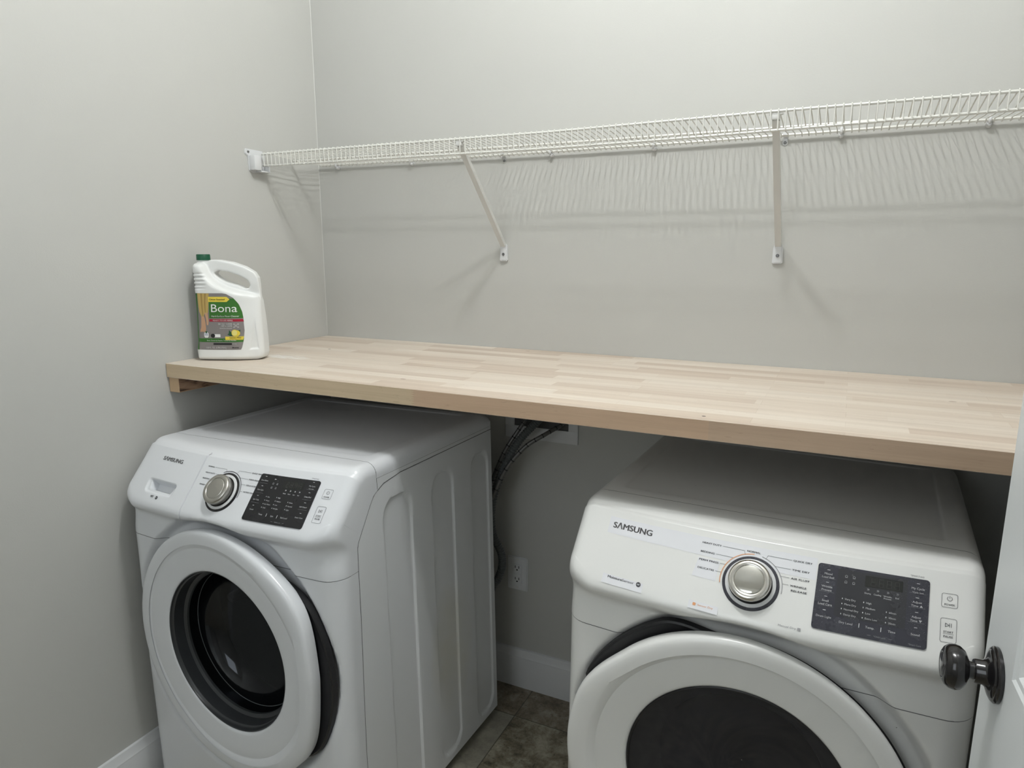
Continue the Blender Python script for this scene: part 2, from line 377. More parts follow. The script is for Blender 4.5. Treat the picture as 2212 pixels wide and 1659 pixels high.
# ------------------------------------------------------------------ ceiling light fixture (the room's lamp)
fx = empty('ceiling_light', (1.26, -0.96, CEIL)); tag(fx, 'round ceiling light base with two bare bulbs above the counter', 'light')
B().lathe([(0, 0), (0.20, 0), (0.20, -0.012), (0.185, -0.022), (0, -0.022)], 48).build('base_plate', M_PLASTIC, fx)
for b in BULBS:
    dx = b[0]-1.26; dy_b = b[1]+0.96
    B().lathe([(0, -0.02), (0.02, -0.02), (0.02, -0.055), (0.0, -0.055)], 24, Matrix.Translation((dx, dy_b, 0))).build('socket', M_PLASTIC, fx)

# ------------------------------------------------------------------ countertop + cleat
H, D_, T_ = 1.1344, 0.6456, 0.0381
ct = B().box((0.001, -D_, H-T_), (XR-0.004, -0.001, H), 0.0012, 1).build('countertop', M_WOOD)
ct.data.materials.append(M_WOODE)
for p_ in ct.data.polygons:
    if p_.normal.y < -0.8: p_.material_index = 1
tag(ct, 'long unfinished butcher block worktop of pale beech above both machines', 'countertop')
cl = B().box((0.001, -0.640, 1.0560), (0.0375, -0.02, H-T_), 0.001, 1).build('support_cleat', M_CLEAT)
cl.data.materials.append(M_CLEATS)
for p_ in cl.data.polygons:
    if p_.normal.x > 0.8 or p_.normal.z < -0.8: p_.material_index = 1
tag(cl, 'short wooden cleat on the left wall holding up the worktop', 'cleat')

# ------------------------------------------------------------------ wire shelf
SH = empty('wire_shelf', (0, 0, 1.70)); tag(SH, 'long white vinyl coated wire shelf across the back wall', 'shelf')
X0, X1 = 0.014, XR-0.012; YS = -0.264
def lerp_(P, x):
    for (a, va), (b, vb) in zip(P, P[1:]):
        if x <= b: return va+(vb-va)*max(0, (x-a)/(b-a))
    return P[-1][1]
ZFR = [(0, 0.0), (0.96, 0.0005), (1.45, 0.0075), (1.9, 0.0090), (2.1, 0.010)]      # the front of the shelf rises a little
ZLP = [(0, 0.0015), (0.96, -0.0025), (1.29, 0.0005), (1.9, 0.0120), (2.1, 0.014)]
ZBK = [(0, 0.0015), (0.5, -0.0015), (1.24, 0.0), (1.93, 0.0075), (2.1, 0.009)]
ZMD = [(0, 0.0), (0.9, -0.001), (1.5, 0.0), (2.1, 0.004)]
def rod(z, y, r, name, T): return B().tube([(X0+(X1-X0)*k/20, y, z+lerp_(T, X0+(X1-X0)*k/20)) for k in range(21)], r, 8).build(name, M_SHELF, SH)
dz = -1.70
rod(1.7085+dz, YS, 0.0030, 'front_rail', ZFR); rod(1.6745+dz, YS+0.002, 0.0030, 'lip_rail', ZLP); rod(1.7020+dz, -0.135, 0.0030, 'middle_rail', ZMD); rod(1.7000+dz, -0.012, 0.0030, 'back_rail', ZBK)
wb = B(); x = 0.024
while x < X1-0.005:
    zf_, zl_, zb_, zm_ = (lerp_(T, x)+dz for T in (ZFR, ZLP, ZBK, ZMD))
    wb.tube([(x, -0.0065, 1.6955+zb_), (x, -0.0170, 1.6957+zb_), (x, -0.0240, 1.7010+zb_), (x, -0.1290, 1.6985+zm_), (x, -0.1410, 1.6985+zm_), (x, -0.1500, 1.7055+zm_), (x, YS-0.001, 1.7125+zf_), (x, YS-0.0045, 1.7105+zf_), (x, YS-0.0045, 1.704+zf_), (x, YS-0.0030, 1.6725+zl_)], 0.00135, 6)
    x += 0.0153
wb.build('cross_wires', M_SHELF, SH)
# diagonal supports
def bracket(x, label):
    e = empty('shelf_bracket', (x, 0, 1.42)); tag(e, label, 'bracket', None)
    b = B(); t = 0.0075
    a = Vector((0, -0.012, 0.018)); rz = lerp_(ZFR, x); c = Vector((0, YS+0.006, 1.690-1.42+rz))
    d = (c-a).normalized(); n = Vector((1, 0, 0)).cross(d).normalized()
    # shallow channel section
    sec = [(-t, 0), (t, 0), (t, 0.011), (t-0.0016, 0.011), (t-0.0016, 0.0016), (-t+0.0016, 0.0016), (-t+0.0016, 0.011), (-t, 0.011)]
    for (P, sgn) in ((a, 1),):
        r0 = [b.bm.verts.new(a+Vector((u, 0, 0))-n*w) for u, w in sec]; r1 = [b.bm.verts.new(c+Vector((u, 0, 0))-n*w) for u, w in sec]
        for k in range(8): b.bm.faces.new((r0[k], r0[(k+1) % 8], r1[(k+1) % 8], r1[k]))
        b.bm.faces.new(r0); b.bm.faces.new(r1[::-1])
    arm = b.build('arm', M_ARM, e)
    B().box((-0.0085, YS-0.001, 0.272+rz), (0.0085, YS+0.012, 0.283+rz), 0.002).box((-0.014, YS-0.001, 0.2815+rz), (0.014, YS+0.010, 0.2850+rz), 0.0012).build('rail_hook', M_ARM, e)
    Mx = Matrix.Rotation(math.radians(90), 4, 'X')
    foot = B().prism([(-0.0125, -0.021), (-0.009, -0.0245), (0.009, -0.0245), (0.0125, -0.021), (0.0115, 0.014), (0.0085, 0.024), (0.003, 0.030), (-0.003, 0.030), (-0.0085, 0.024), (-0.0115, 0.014)], 0.0003, 0.009, Mx, 0.003).build('foot_plate', M_PLASTIC, e)
    B().lathe([(0, 0.0125), (0.003, 0.0125), (0.0042, 0.0105), (0.0042, 0.008)], 16, Matrix.Translation((0, 0, -0.004)) @ Mx).build('screw', M_SCREW, e)
    return e
bracket(0.691, 'diagonal white shelf support, the left one, nearer the corner'); bracket(1.457, 'diagonal white shelf support, the right one, nearer the open door')
nh = B().lathe([(0, 0.0006), (0.0016, 0.0006), (0.0016, 0)], 10, Matrix.Translation((0.6795, 0, 1.4195)) @ Matrix.Rotation(math.radians(90), 4, 'X')).build('nail_hole', M_DARKGAP)
tag(nh, 'tiny dark nail hole in the wall beside the left shelf support', 'hole')
# wall clips
def clip(x, label):
    e = empty('wall_clip', (x, 0, 1.698+lerp_(ZBK, x))); tag(e, label, 'clip', 'plastic clips under the back rail of the shelf')
    P = [(0, -0.012+0.0062*math.cos(math.radians(a)), 0.002+0.0062*math.sin(math.radians(a))) for a in range(-40, 250, 24)]
    B().tube(P, 0.0032, 8).build('hook', M_PLASTIC, e)
    B().lathe([(0, 0.014), (0.003, 0.0135), (0.0055, 0.010), (0.006, 0.003), (0.006, 0.0003)], 20, Matrix.Translation((0, 0, -0.0075)) @ Matrix.Rotation(math.radians(90), 4, 'X')).build('anchor_head', M_PLASTIC, e)
    return e
CL = [(0.085, 'small white clip under the shelf back rail, nearest the corner'), (0.374, 'small white shelf clip between the corner and the left support'),
      (0.842, 'small white shelf clip just right of the left support'), (1.134, 'small white shelf clip midway between the two supports'),
      (1.578, 'small white shelf clip just right of the right support'), (1.868, 'small white shelf clip at the far right of the shelf')]
for a in CL: clip(*a)
def clamp(x, label):
    e = empty('pipe_clamp', (x, 0, 1.695+lerp_(ZBK, x))); tag(e, label, 'clamp', 'screwed metal clamps on the back rail of the shelf')
    P = [(0, -0.012+0.0050*math.cos(math.radians(a)), 0.005+0.0050*math.sin(math.radians(a))) for a in range(-60, 200, 20)]
    b = B()
    for (ya, za), (yb, zb) in zip([(p_[1], p_[2]) for p_ in P], [(p_[1], p_[2]) for p_ in P][1:]):
        b.box((-0.005, min(ya, yb)-0.0006, min(za, zb)-0.0006), (0.005, max(ya, yb)+0.0006, max(za, zb)+0.0006))
    b.build('strap', M_PLASTIC, e)
    B().prism(rr(-0.0055, -0.018, 0.0055, 0.002, 0.0052), 0.0002, 0.0020, Matrix.Rotation(math.radians(90), 4, 'X')).build('tab', mat('zinc_plate', (0.55, 0.55, 0.54), 0.35, 0.6), e)
    B().lathe([(0, 0.0048), (0.0024, 0.0048), (0.0036, 0.0036), (0.0038, 0.002)], 16, Matrix.Translation((0, 0, -0.0115)) @ Matrix.Rotation(math.radians(90), 4, 'X')).build('screw', M_SCREW, e)
clamp(0.692, 'screwed metal clamp on the back rail behind the left support'); clamp(1.455, 'screwed metal clamp on the back rail beside the right support')
# end bracket on the left wall
EB = empty('end_bracket', (0, -0.275, 1.69)); tag(EB, 'white plastic bracket on the left wall holding the shelf end', 'bracket')
Mx = Matrix(((0, 0, 1, 0), (1, 0, 0, 0), (0, 1, 0, 0), (0, 0, 0, 1)))   # poly (y,z) extruded along x
B().prism([(-0.043, 0.026), (-0.040, 0.031), (0.024, 0.029), (0.033, 0.018), (0.034, -0.026), (0.030, -0.032), (-0.018, -0.036), (-0.030, -0.030), (-0.033, 0.010), (-0.043, 0.016)], 0.0003, 0.004, Mx, 0.0015).build('wall_plate', M_PLASTIC, EB)
b = B(); b.box((0.003, -0.030, -0.030), (0.026, -0.003, 0.013), 0.003); b.box((0.003, -0.006, -0.034), (0.026, 0.031, -0.030), 0.001); b.box((0.003, 0.028, -0.034), (0.024, 0.031, -0.012), 0.001)
b.build('socket', M_PLASTIC, EB)
B().lathe([(0, 0.0062), (0.0028, 0.0062), (0.0036, 0.004)], 16, Matrix.Translation((0, -0.032, 0.022)) @ Matrix.Rotation(math.radians(90), 4, 'Y')).build('screw', M_SCREW, EB)

# ------------------------------------------------------------------ washer / dryer builder
SL = 0.87219; cS, sS = math.cos(SL), math.sin(SL); YA, ZA, BOW = -0.5735, 0.9617, 0.0244
def bow(x): return BOW*max(0.0, 1-(x/0.343)**2)
def con_pt(x, s, off=0.0):
    """point on the sloped console face; s runs down the slope, off = height above the face"""
    return Vector((x, YA-cS*s-bow(x)-off*sS, ZA-sS*s+off*cS))
def fx_con(off): return lambda x, y: con_pt(x, -y, off)      # decals use y = -s (up positive)
def catmull(P, per=6):
    out = []
    for i in range(len(P)-1):
        p0 = P[max(i-1, 0)]; p1 = P[i]; p2 = P[i+1]; p3 = P[min(i+2, len(P)-1)]
        for k in range(per):
            t = k/per
            out.append(tuple(0.5*((2*p1[j])+(-p0[j]+p2[j])*t+(2*p0[j]-5*p1[j]+4*p2[j]-p3[j])*t*t+(-p0[j]+3*p1[j]-3*p2[j]+p3[j])*t**3) for j in range(2)))
    out.append(P[-1]); return out
def console_profile():
    P = [(-0.519, 0.9625), (-0.532, 0.9628), (-0.545, 0.9628), (-0.556, 0.9622), (-0.5645, 0.9600), (-0.5708, 0.9562), (-0.5763, 0.9512)]
    top = catmull(P, 3)[:-1]
    s0 = (0.9617-0.9512)/sS
    face = [(YA-cS*s, ZA-sS*s) for s in [s0+(0.146-s0)*k/66 for k in range(67)]]
    Q = [(YA-cS*0.146, ZA-sS*0.146), (-0.6740, 0.8410), (-0.6785, 0.8310), (-0.6780, 0.8215), (-0.6725, 0.8130), (-0.6655, 0.8065), (-0.6610, 0.7990), (-0.6600, 0.7900), (-0.6620, 0.7720), (-0.6645, 0.7550), (-0.6655, 0.7400)]
    return top, face, catmull(Q, 4)[1:]
def smooth01(t): t = max(0.0, min(1.0, t)); return t*t*(3-2*t)
def recess(X, z, y, zc=0.505):
    rho = math.hypot(X, z-zc)
    return y+0.020*smooth01((0.333-rho)/0.024)
def front_surface(xs, prof, nx_side=6, pocket=None, groove=None, HW=0.343):
    """rows over profile index, columns over x; returns verts, faces; wraps round to the sides"""
    top, face, low = prof; P = top+face+low; n = len(P); nt, nf = len(top), len(face)
    cols = []
    for xi, (x, phi, sg) in enumerate(xs):
        col = []
        for i, (y, z) in enumerate(P):
            t = i/(n-1)
            # rounding radius along the profile and inward direction
            if i < nt: r = 0.026; ang = math.radians(90-30*i/nt)
            elif i < nt+nf: q = (i-nt)/nf; r = 0.026-0.004*q; ang = math.radians(60-30*q)
            else:
                q = (i-nt-nf)/max(1, len(low)-1); r = 0.022+0.022*smooth01(q*1.3); ang = math.radians(30*(1-q))
            ax = (HW-r)+r*math.sin(phi) if phi is not None else None
            if phi is None: X = x if abs(x) < 0.25 else math.copysign(0.25+(abs(x)-0.25)*(HW-r-0.25)/0.067, x); off = 0.0
            else: X = sg*ax; off = r*(1-math.cos(phi))
            # console lip fades and rises near the corners
            lift = 0.0; yy, zz = y, z
            ed = smooth01((abs(X)-0.280)/0.062)
            if i >= nt:
                w = 1.0
                if i < nt+nf: w = smooth01(((i-nt)/nf-0.25)/0.75)
                else: w = 1-smooth01((i-nt-nf)/(len(low)-1)*1.0)
                sl_ = 0.030*ed*w
                if i < nt+nf: zz += sl_*sS*0.9; yy += sl_*cS*0.9
                else: zz += sl_*0.75; yy += sl_*0.62*w
            bw = bow(X)*(1.0 if i < nt+nf else (1-0.55*smooth01((i-nt-nf)/(len(low)*0.6))))
            if i < nt: bw *= i/nt
            yy -= bw
            yy += off*math.cos(ang); zz -= off*math.sin(ang)
            if i >= nt+nf-8: yy = recess(X, zz, yy)
            if pocket: yy, zz = pocket(X, i, nt, nf, yy, zz)
            if groove and abs(X-groove) < 0.0012 and i > nt-2 and i < nt+nf+22: yy += 0.004
            col.append(Vector((X, yy, zz)))
        cols.append(col)
    return cols
def grid_faces(nc, nr, keep=lambda c, r: True):
    return [(c*nr+r, (c+1)*nr+r, (c+1)*nr+r+1, c*nr+r+1) for c in range(nc-1) for r in range(nr-1) if keep(c, r)]
SEAM = [(-0.519, 0.9625), (-0.5185, 0.925), (-0.5175, 0.8985), (-0.525, 0.8945), (-0.5315, 0.8905), (-0.545, 0.873), (-0.591, 0.803), (-0.5945, 0.794), (-0.596, 0.7415)]
def resample(P, n):
    L_ = [0]
    for a, b in zip(P, P[1:]): L_.append(L_[-1]+math.hypot(b[0]-a[0], b[1]-a[1]))
    out = []
    for k in range(n):
        t = L_[-1]*k/(n-1); i = 0
        while i < len(P)-2 and L_[i+1] < t: i += 1
        q = (t-L_[i])/max(1e-9, L_[i+1]-L_[i]); out.append((P[i][0]+(P[i+1][0]-P[i][0])*q, P[i][1]+(P[i+1][1]-P[i][1])*q))
    return out

def door_outline(r, a, side, flat):
    """polar radius of the door ring; flattened on the handle side"""
    a2 = a if side > 0 else math.pi-a
    a2 = math.atan2(math.sin(a2), math.cos(a2)); d = math.degrees(a2)
    if flat > 0: r = r-0.0065*(1-math.cos(a2))
    if side < 0 and flat > 0:
        return r-0.006+0.0150*(1-smooth01((abs(d)-20)/26))
    rr_ = r+0.013*math.exp(-((d-30)/22)**2)+0.004*math.exp(-((d+30)/20)**2) if flat > 0 else r
    if flat > 0:
        ch = (0.299-0.02*abs(math.sin(a2-0.05)))*(r/0.309)
        lim = ch/max(0.05, math.cos(a2))
        k = 60.0
        if lim < rr_+0.05: rr_ = -math.log(math.exp(-k*rr_)+math.exp(-k*lim))/k
    return rr_

def machine(kind, name, label, matw, ME, MS):
    R_ = empty(name); tag(R_, label, kind); wash = kind == 'washing machine'
    side = 1 if wash else -1; xc = 0.0105 if wash else 0.0; zc = 0.505; ZB = 0.030 if wash else 0.05
    # --- cabinet (side sheets and back) with pressed arches
    b = B()
    ys = [-0.5960+0.5960*k/100 for k in range(101)]; zs_ = [ZB+(0.9265-ZB)*k/150 for k in range(151)]
    def edge_y(z):
        for (y0, z0), (y1, z1) in zip(SEAM, SEAM[1:]):
            if z <= z0 and z >= z1: return y0+(y1-y0)*(z0-z)/(z0-z1) if z0 > z1 else y0
        return -0.596-0.012*smooth01((0.7415-z)/0.5)
    def press(y, z):
        d = 0
        for y0, y1 in ((-0.502, -0.390), (-0.307, -0.203), (-0.116, -0.018)):
            cy = (y0+y1)/2; hw = (y1-y0)/2; z0, z1 = 0.05, 0.868
            qy = abs(y-cy)-hw+0.045; qz = abs(z-(z0+z1)/2)-(z1-z0)/2+0.045
            sd = math.hypot(max(qy, 0), max(qz, 0))+min(max(qy, qz), 0)-0.045
            d = max(d, smooth01(-sd/0.0065))
        return d*0.0048
    for sg in (1, -1):
        full = wash and sg == 1
        YS_ = 190 if full else 8; ZS_ = 150 if full else 60
        g_ = []
        for i in range(YS_+1):
            row = []
            for j in range(ZS_+1):
                z = ZB+(0.9265-ZB)*j/ZS_
                ye = edge_y(z)+0.0012; y = ye+(0-ye)*i/YS_
                row.append(b.bm.verts.new((sg*(0.343-(press(y, z) if full else 0)), y, z)))
            g_.append(row)
        for i in range(YS_):
            for j in range(ZS_): b.bm.faces.new((g_[i][j], g_[i+1][j], g_[i+1][j+1], g_[i][j+1]))
    b.box((-0.3425, -0.0015, ZB), (0.3425, -0.0005, 0.9265)); b.box((-0.342, -0.60, ZB), (0.342, -0.002, ZB+0.002))
    b.build('cabinet', MS, R_, 30)
    # dark interior behind the seams
    B().box((-0.3395, -0.500, 0.91), (0.3395, -0.004, 0.935)).box((-0.3395, -0.52, ZB+0.01), (-0.3375, -0.004, 0.935)).box((0.3365, -0.59, ZB+0.01), (0.3385, -0.52, 0.76)).build('inner_chassis', M_DARKGAP, R_, smooth=False)
    # --- top panel with a shallow stepped field
    b = B(); sec = [(0.343, 0.9)]
    hw = 0.343
    sec = [(-hw, 0.8985 if False else 0.9285), (-hw, 0.9345)]+[(-hw+0.026-0.026*math.cos(math.radians(a)), 0.9365+0.026*math.sin(math.radians(a))) for a in (10, 25, 40, 55, 70, 80, 90)]
    inn = [-0.295, -0.293, -0.291, -0.289, -0.287, -0.27, -0.2, -0.1, 0]
    secx = sec+[(x_, 0.9625) for x_ in inn]; secx = secx+[(-x_, z_) for x_, z_ in secx[:-1][::-1]]
    ysl = [-0.5178, -0.5, -0.487, -0.485, -0.483, -0.481, -0.479, -0.46, -0.3, -0.1, -0.052, -0.050, -0.048, -0.046, -0.044, -0.030, -0.012, -0.004, 0.0]
    def step(x_, y_):
        dx_ = abs(x_)-0.291+0.02; dy_ = abs(y_+0.2655)-0.2175+0.02
        sd = math.hypot(max(dx_, 0), max(dy_, 0))+min(max(dx_, dy_), 0)-0.02
        return -0.0026*smooth01((-sd+0.003)/0.006)
    rows = []
    for y_ in ysl:
        zoff = 0 if y_ < -0.02 else (-0.0015 if y_ < -0.006 else -0.006)
        rows.append([b.bm.verts.new((x_, y_, z_+(step(x_, y_) if abs(x_) < 0.3 and z_ > 0.96 else 0)+(zoff if z_ > 0.945 else 0))) for x_, z_ in secx])
    for A, Bn in zip(rows, rows[1:]):
        for k in range(len(A)-1): b.bm.faces.new((A[k], A[k+1], Bn[k+1], Bn[k]))
    b.bm.faces.new(rows[-1])
    # side skirts run down to the slanting seam
    for sg in (1, -1):
        v = [b.bm.verts.new((sg*hw, y_, z_)) for y_, z_ in ((-0.5178, 0.9285), (-0.5178, 0.9270), (0, 0.9270), (0, 0.9285))]; b.bm.faces.new(v)
    b.build('top_panel', ME, R_, 40)
    # --- control fascia
    prof = console_profile(); nt, nf, nl = (len(k) for k in prof)
    xs = []
    xl = sorted(set([round(-0.317+0.634*k/150, 5) for k in range(151)]))
    gx = -0.0925
    if wash:
        xl = [x_ for x_ in xl if not (-0.268 < x_ < -0.132) and abs(x_-gx) > 0.004]+[-0.268+0.136*k/68 for k in range(69)]+[gx-0.0022, gx-0.0011, gx, gx+0.0011, gx+0.0022]
        xl = sorted(xl)
    NP = 9
    for k in range(NP, 0, -1): xs.append((0, math.radians(90*k/NP), -1))
    for x_ in xl: xs.append((x_, None, 0))
    for k in range(1, NP+1): xs.append((0, math.radians(90*k/NP), 1))
    pocket = None
    if wash:
        def pocket(X, i, nt, nf, yy, zz):
            if not (nt <= i < nt+nf): return yy, zz
            s = (0.9617-0.9512)/sS+(0.146-(0.9617-0.9512)/sS)*(i-nt)/(nf-1)
            if not (-0.27 < X < -0.13 and 0.09 < s < 0.14): return yy, zz
            # outer dished rim then inner slot (trapezoid)
            def sdt(X, s, x0, x1, s0, s1, r, sl):
                cx = (x0+x1)/2; hx = (x1-x0)/2-sl*(s-s0)/(s1-s0); qx = abs(X-cx)-hx+r; qs = abs(s-(s0+s1)/2)-(s1-s0)/2+r
                return math.hypot(max(qx, 0), max(qs, 0))+min(max(qx, qs), 0)-r
            d1 = smooth01(-sdt(X, s, -0.259, -0.142, 0.0965, 0.1335, 0.010, 0.004)/0.006)*0.004
            d2 = smooth01(-sdt(X, s, -0.251, -0.148, 0.0990, 0.1245, 0.006, 0.010)/0.0045)*0.020
            d = d1+d2; return yy+d*sS, zz-d*cS
    cols = front_surface(xs, prof, pocket=pocket, groove=gx if wash else None)
    nr = len(cols[0]); V = [v for c in cols for v in c]
    colx = [sum(v.x for v in c)/len(c) for c in cols]
    if wash:
        keepD = lambda c, r: colx[c] < gx-0.0001 and nt-3 <= r < nt+nf+20
        keepC = lambda c, r: not keepD(c, r)
    else: keepC = lambda c, r: True
    Vc = list(V); Fc = grid_faces(len(cols), nr, keepC)
    # side returns to the seam
    for sg, col, flip in ((-1, cols[0], False), (1, cols[-1], True)):
        sm = resample(SEAM, nr); b0 = len(Vc)
        # map profile points to seam by arc length
        for (y_, z_), cv in zip(sm, col): Vc.append(Vector((sg*0.343, y_ if y_ > cv.y+0.0004 else cv.y+0.0004, min(z_, cv.z))))
        bi = 0 if sg < 0 else (len(cols)-1)*nr
        zt = col[0].z
        for r in range(nr-1):
            Fc.append((bi+r, bi+r+1, b0+r+1, b0+r))
    Fc = [f_ for f_ in Fc if math.hypot(sum(Vc[i].x for i in f_)/4, sum(Vc[i].z for i in f_)/4-zc) > 0.25 or sum(Vc[i].z for i in f_)/4 > 0.83]
    o = mesh('control_fascia', Vc, Fc, ME, R_); autosmooth(o, 50)
    if wash:
        o = mesh('detergent_drawer', V, grid_faces(len(cols), nr, keepD), ME, R_)
        bm = bmesh.new(); bm.from_mesh(o.data); bmesh.ops.delete(bm, geom=[v for v in bm.verts if not v.link_faces], context='VERTS'); bm.to_mesh(o.data); bm.free(); autosmooth(o, 50)
        # dark seam line round the drawer front
        Dm = newD()
        V2 = []; F2 = []
        ci = min(range(len(cols)), key=lambda c: abs(colx[c]-gx))
        c0, c1 = cols[ci-1], cols[ci+1]
        pts = [((c0[r]+c1[r])/2) for r in range(nt-1, nt+nf+19)]
        for p_ in pts:
            V2 += [p_+Vector((-0.0009, -0.0003, 0)), p_+Vector((0.0009, -0.0003, 0))]
        for k in range(len(pts)-1): F2.append((2*k, 2*k+1, 2*k+3, 2*k+2))
        mesh('drawer_seam', V2, F2, M_SEAM, R_)
        # raised lip line of the drawer top
    # --- lower front panel
    def lower_cols():
        out = []
        zz = [0.7392, 0.7386, 0.736, 0.72]+[0.71-(0.71-ZB)*k/90 for k in range(91)]
        for x_, phi, sg in xs:
            col = []
            for j, z in enumerate(zz):
                r = 0.045
                if phi is None: X = x_ if abs(x_) < 0.25 else math.copysign(0.25+(abs(x_)-0.25)*(0.048)/0.067, x_); off = 0
                else: X = sg*((0.343-r)+r*math.sin(phi)); off = r*(1-math.cos(phi))
                q = smooth01((0.74-z)/0.35)
                y = -0.6655-0.006*q-bow(X)*0.45+off+(0.0012 if j == 0 else 0)
                col.append(Vector((X, recess(X, z, y), z)))
            out.append(col)
        return out, zz
    lc, zz = lower_cols(); nr2 = len(zz); V = [v for c in lc for v in c]; F = grid_faces(len(lc), nr2)
    for sg, bi, col in ((-1, 0, lc[0]), (1, (len(lc)-1)*nr2, lc[-1])):
        b0 = len(V)
        for v, z in zip(col, zz): V.append(Vector((sg*0.343, max(edge_y(z), v.y+0.0004), z)))
        for r in range(nr2-1): F.append((bi+r, bi+r+1, b0+r+1, b0+r))
    F = [f_ for f_ in F if math.hypot(sum(V[i].x for i in f_)/4, sum(V[i].z for i in f_)/4-zc) > 0.25]
    o = mesh('front_panel', V, F, ME, R_); autosmooth(o, 50)
    # seam shadow line between fascia and front panel, and down the side
    V2 = []; F2 = []
    k = 0
    for c in lc:
        p_ = c[0]; V2 += [Vector((p_.x, p_.y-0.0015, 0.7389)), Vector((p_.x, p_.y-0.0015, 0.7402))]
    for i in range(len(lc)-1): F2.append((2*i, 2*i+1, 2*i+3, 2*i+2))
    mesh('panel_seam', V2, F2, M_SEAM, R_)
    for sg in (1, -1):
        V2 = []; F2 = []
        P = [(y_, z_) for y_, z_ in SEAM[2:]]+[(edge_y(z), z) for z in (0.70, 0.6, 0.5, 0.4, 0.3, 0.2, 0.1, ZB)]
        P = resample(P, 80); b0 = len(V2)
        for y_, z_ in P: V2 += [(sg*0.3434, y_-0.0006, z_), (sg*0.3434, y_+0.0006, z_)]
        for i in range(79): F2.append((b0+2*i, b0+2*i+1, b0+2*i+3, b0+2*i+2))
        P = [(-0.5175, 0.8985), (-0.495, 0.9085), (-0.43, 0.9165), (0.0, 0.9170)]; b0 = len(V2)
        for y_, z_ in P: V2 += [(sg*0.3434, y_, z_-0.0009), (sg*0.3434, y_, z_+0.0009)]
        for i in range(3): F2.append((b0+2*i, b0+2*i+1, b0+2*i+3, b0+2*i+2))
        mesh('side_seam', V2, F2, M_SEAM, R_)
    # --- feet
    for fx_ in (-0.29, 0.29):
        for fy_ in (-0.58, -0.06):
            zf = -matw.translation.z-(0.01993*fx_ if wash else 0)
            B().lathe([(0, zf+0.002), (0.022, zf+0.002), (0.022, zf+0.012), (0.008, zf+0.014), (0.008, ZB+0.004), (0, ZB+0.004)], 20, Matrix.Translation((fx_, fy_, 0))).build('foot', M_RUBBER, R_)
    # --- door: polar ring
    yF = -0.6715-0.006
    n = 160
    def ring(rows, name, M, parent, ang=40, cap=False):
        V = []; F = []
        for fr, y in rows:
            for k in range(n):
                a = 2*math.pi*k/n; r = fr(a); kk = 0.36+0.56*smooth01((side*math.cos(a)+0.9)/1.7); V.append((r*math.cos(a), yF+(y-yF)*kk if y < yF else y, zc+r*math.sin(a)))
        for i in range(len(rows)-1):
            for k in range(n): F.append((i*n+k, i*n+(k+1) % n, (i+1)*n+(k+1) % n, (i+1)*n+k))
        if cap: F.append(tuple(range((len(rows)-1)*n, len(rows)*n)))
        o = mesh(name, V, F, M, parent); autosmooth(o, ang); return o
    O = lambda d: (lambda a: door_outline(0.309, a, side, 1)-d)
    Cc = lambda r: (lambda a: r)
    def mixr(r, q): return lambda a: r*(1-q)+door_outline(0.309, a, side, 1)*q
    def gz(d):
        if side > 0: return lambda a: 0.285+0.039*smooth01((math.cos(a)-0.58)/0.30)-d
        def g2(a):
            q = math.degrees(math.atan2(math.sin(a), -math.cos(a))); w_ = smooth01((abs(q)-16)/10)*(1-smooth01((abs(q)-62)/22)); return 0.285+0.0365*w_-d
        return g2
    gas = ring([(gz(-0.001), yF+0.012), (gz(0.0), yF-0.001), (gz(0.004), yF-0.003), (gz(0.009), yF+0.001), (Cc(0.292), yF+0.003), (Cc(0.21), yF+0.003), (Cc(0.205), yF+0.006)], 'door_gasket', M_RUBBER, R_)
    ringrows = [(O(0.020), yF+0.000), (O(0.006), yF+0.001), (O(0.001), yF-0.004), (O(0), yF-0.014), (O(0.0005), yF-0.026), (O(0.0022), yF-0.0315), (O(0.0055), yF-0.0350), (O(0.011), yF-0.0372), (O(0.020), yF-0.0384), (O(0.032), yF-0.0386), (mixr(0.2735, 0.06), yF-0.0382), (mixr(0.2705, 0.02), yF-0.0372), (Cc(0.2600), yF-0.0305), (Cc(0.2585), yF-0.0293), (Cc(0.2560), yF-0.0296),
                (Cc(0.235), yF-0.0270), (Cc(0.215), yF-0.0235), (Cc(0.206), yF-0.0225), (Cc(0.2035), yF-0.0215), (Cc(0.2005), yF-0.0195), (Cc(0.1985), yF-0.0150), (Cc(0.1980), yF-0.0105)]
    door = ring(ringrows, 'door', ME, R_)
    if wash:
        ring([(Cc(0.1982), yF-0.0165), (Cc(0.1965), yF-0.0150), (Cc(0.1955), yF-0.004), (Cc(0.1945), yF+0.000), (Cc(0.1920), yF+0.002), (Cc(0.190), yF+0.028), (Cc(0.180), yF+0.036)], 'glass_bezel', M_BEZEL, door)
        ring([(Cc(0.180), yF+0.030), (Cc(0.176), yF+0.055), (Cc(0.168), yF+0.080), (Cc(0.150), yF+0.098), (Cc(0.120), yF+0.110), (Cc(0.08), yF+0.118), (Cc(0.03), yF+0.121), (Cc(0.002), yF+0.121)], 'glass_bowl', M_GLW, door)
        ring([(Cc(0.1795), yF+0.060), (Cc(0.1785), yF+0.0612), (Cc(0.1775), yF+0.060)], 'seal_line', M_LINE, door)
        ring([(Cc(0.198), yF+0.025), (Cc(0.198), yF+0.08), (Cc(0.19), yF+0.10), (Cc(0.186), yF+0.13), (Cc(0.19), yF+0.14), (Cc(0.24), yF+0.15), (Cc(0.265), yF+0.17)], 'tub_gasket', M_RUBBER, R_)
        # drum with dimples and lifters
        b = B(); Mdrum = Matrix.Translation((0, 0, zc)) @ Matrix.Rotation(math.radians(90), 4, 'X')
        dp = [(0.262, 0.50), (0.262, 0.16), (0.255, 0.13), (0.24, 0.12), (0.10, 0.105), (0.0, 0.10)]
        b.lathe(dp, 72, Mdrum)
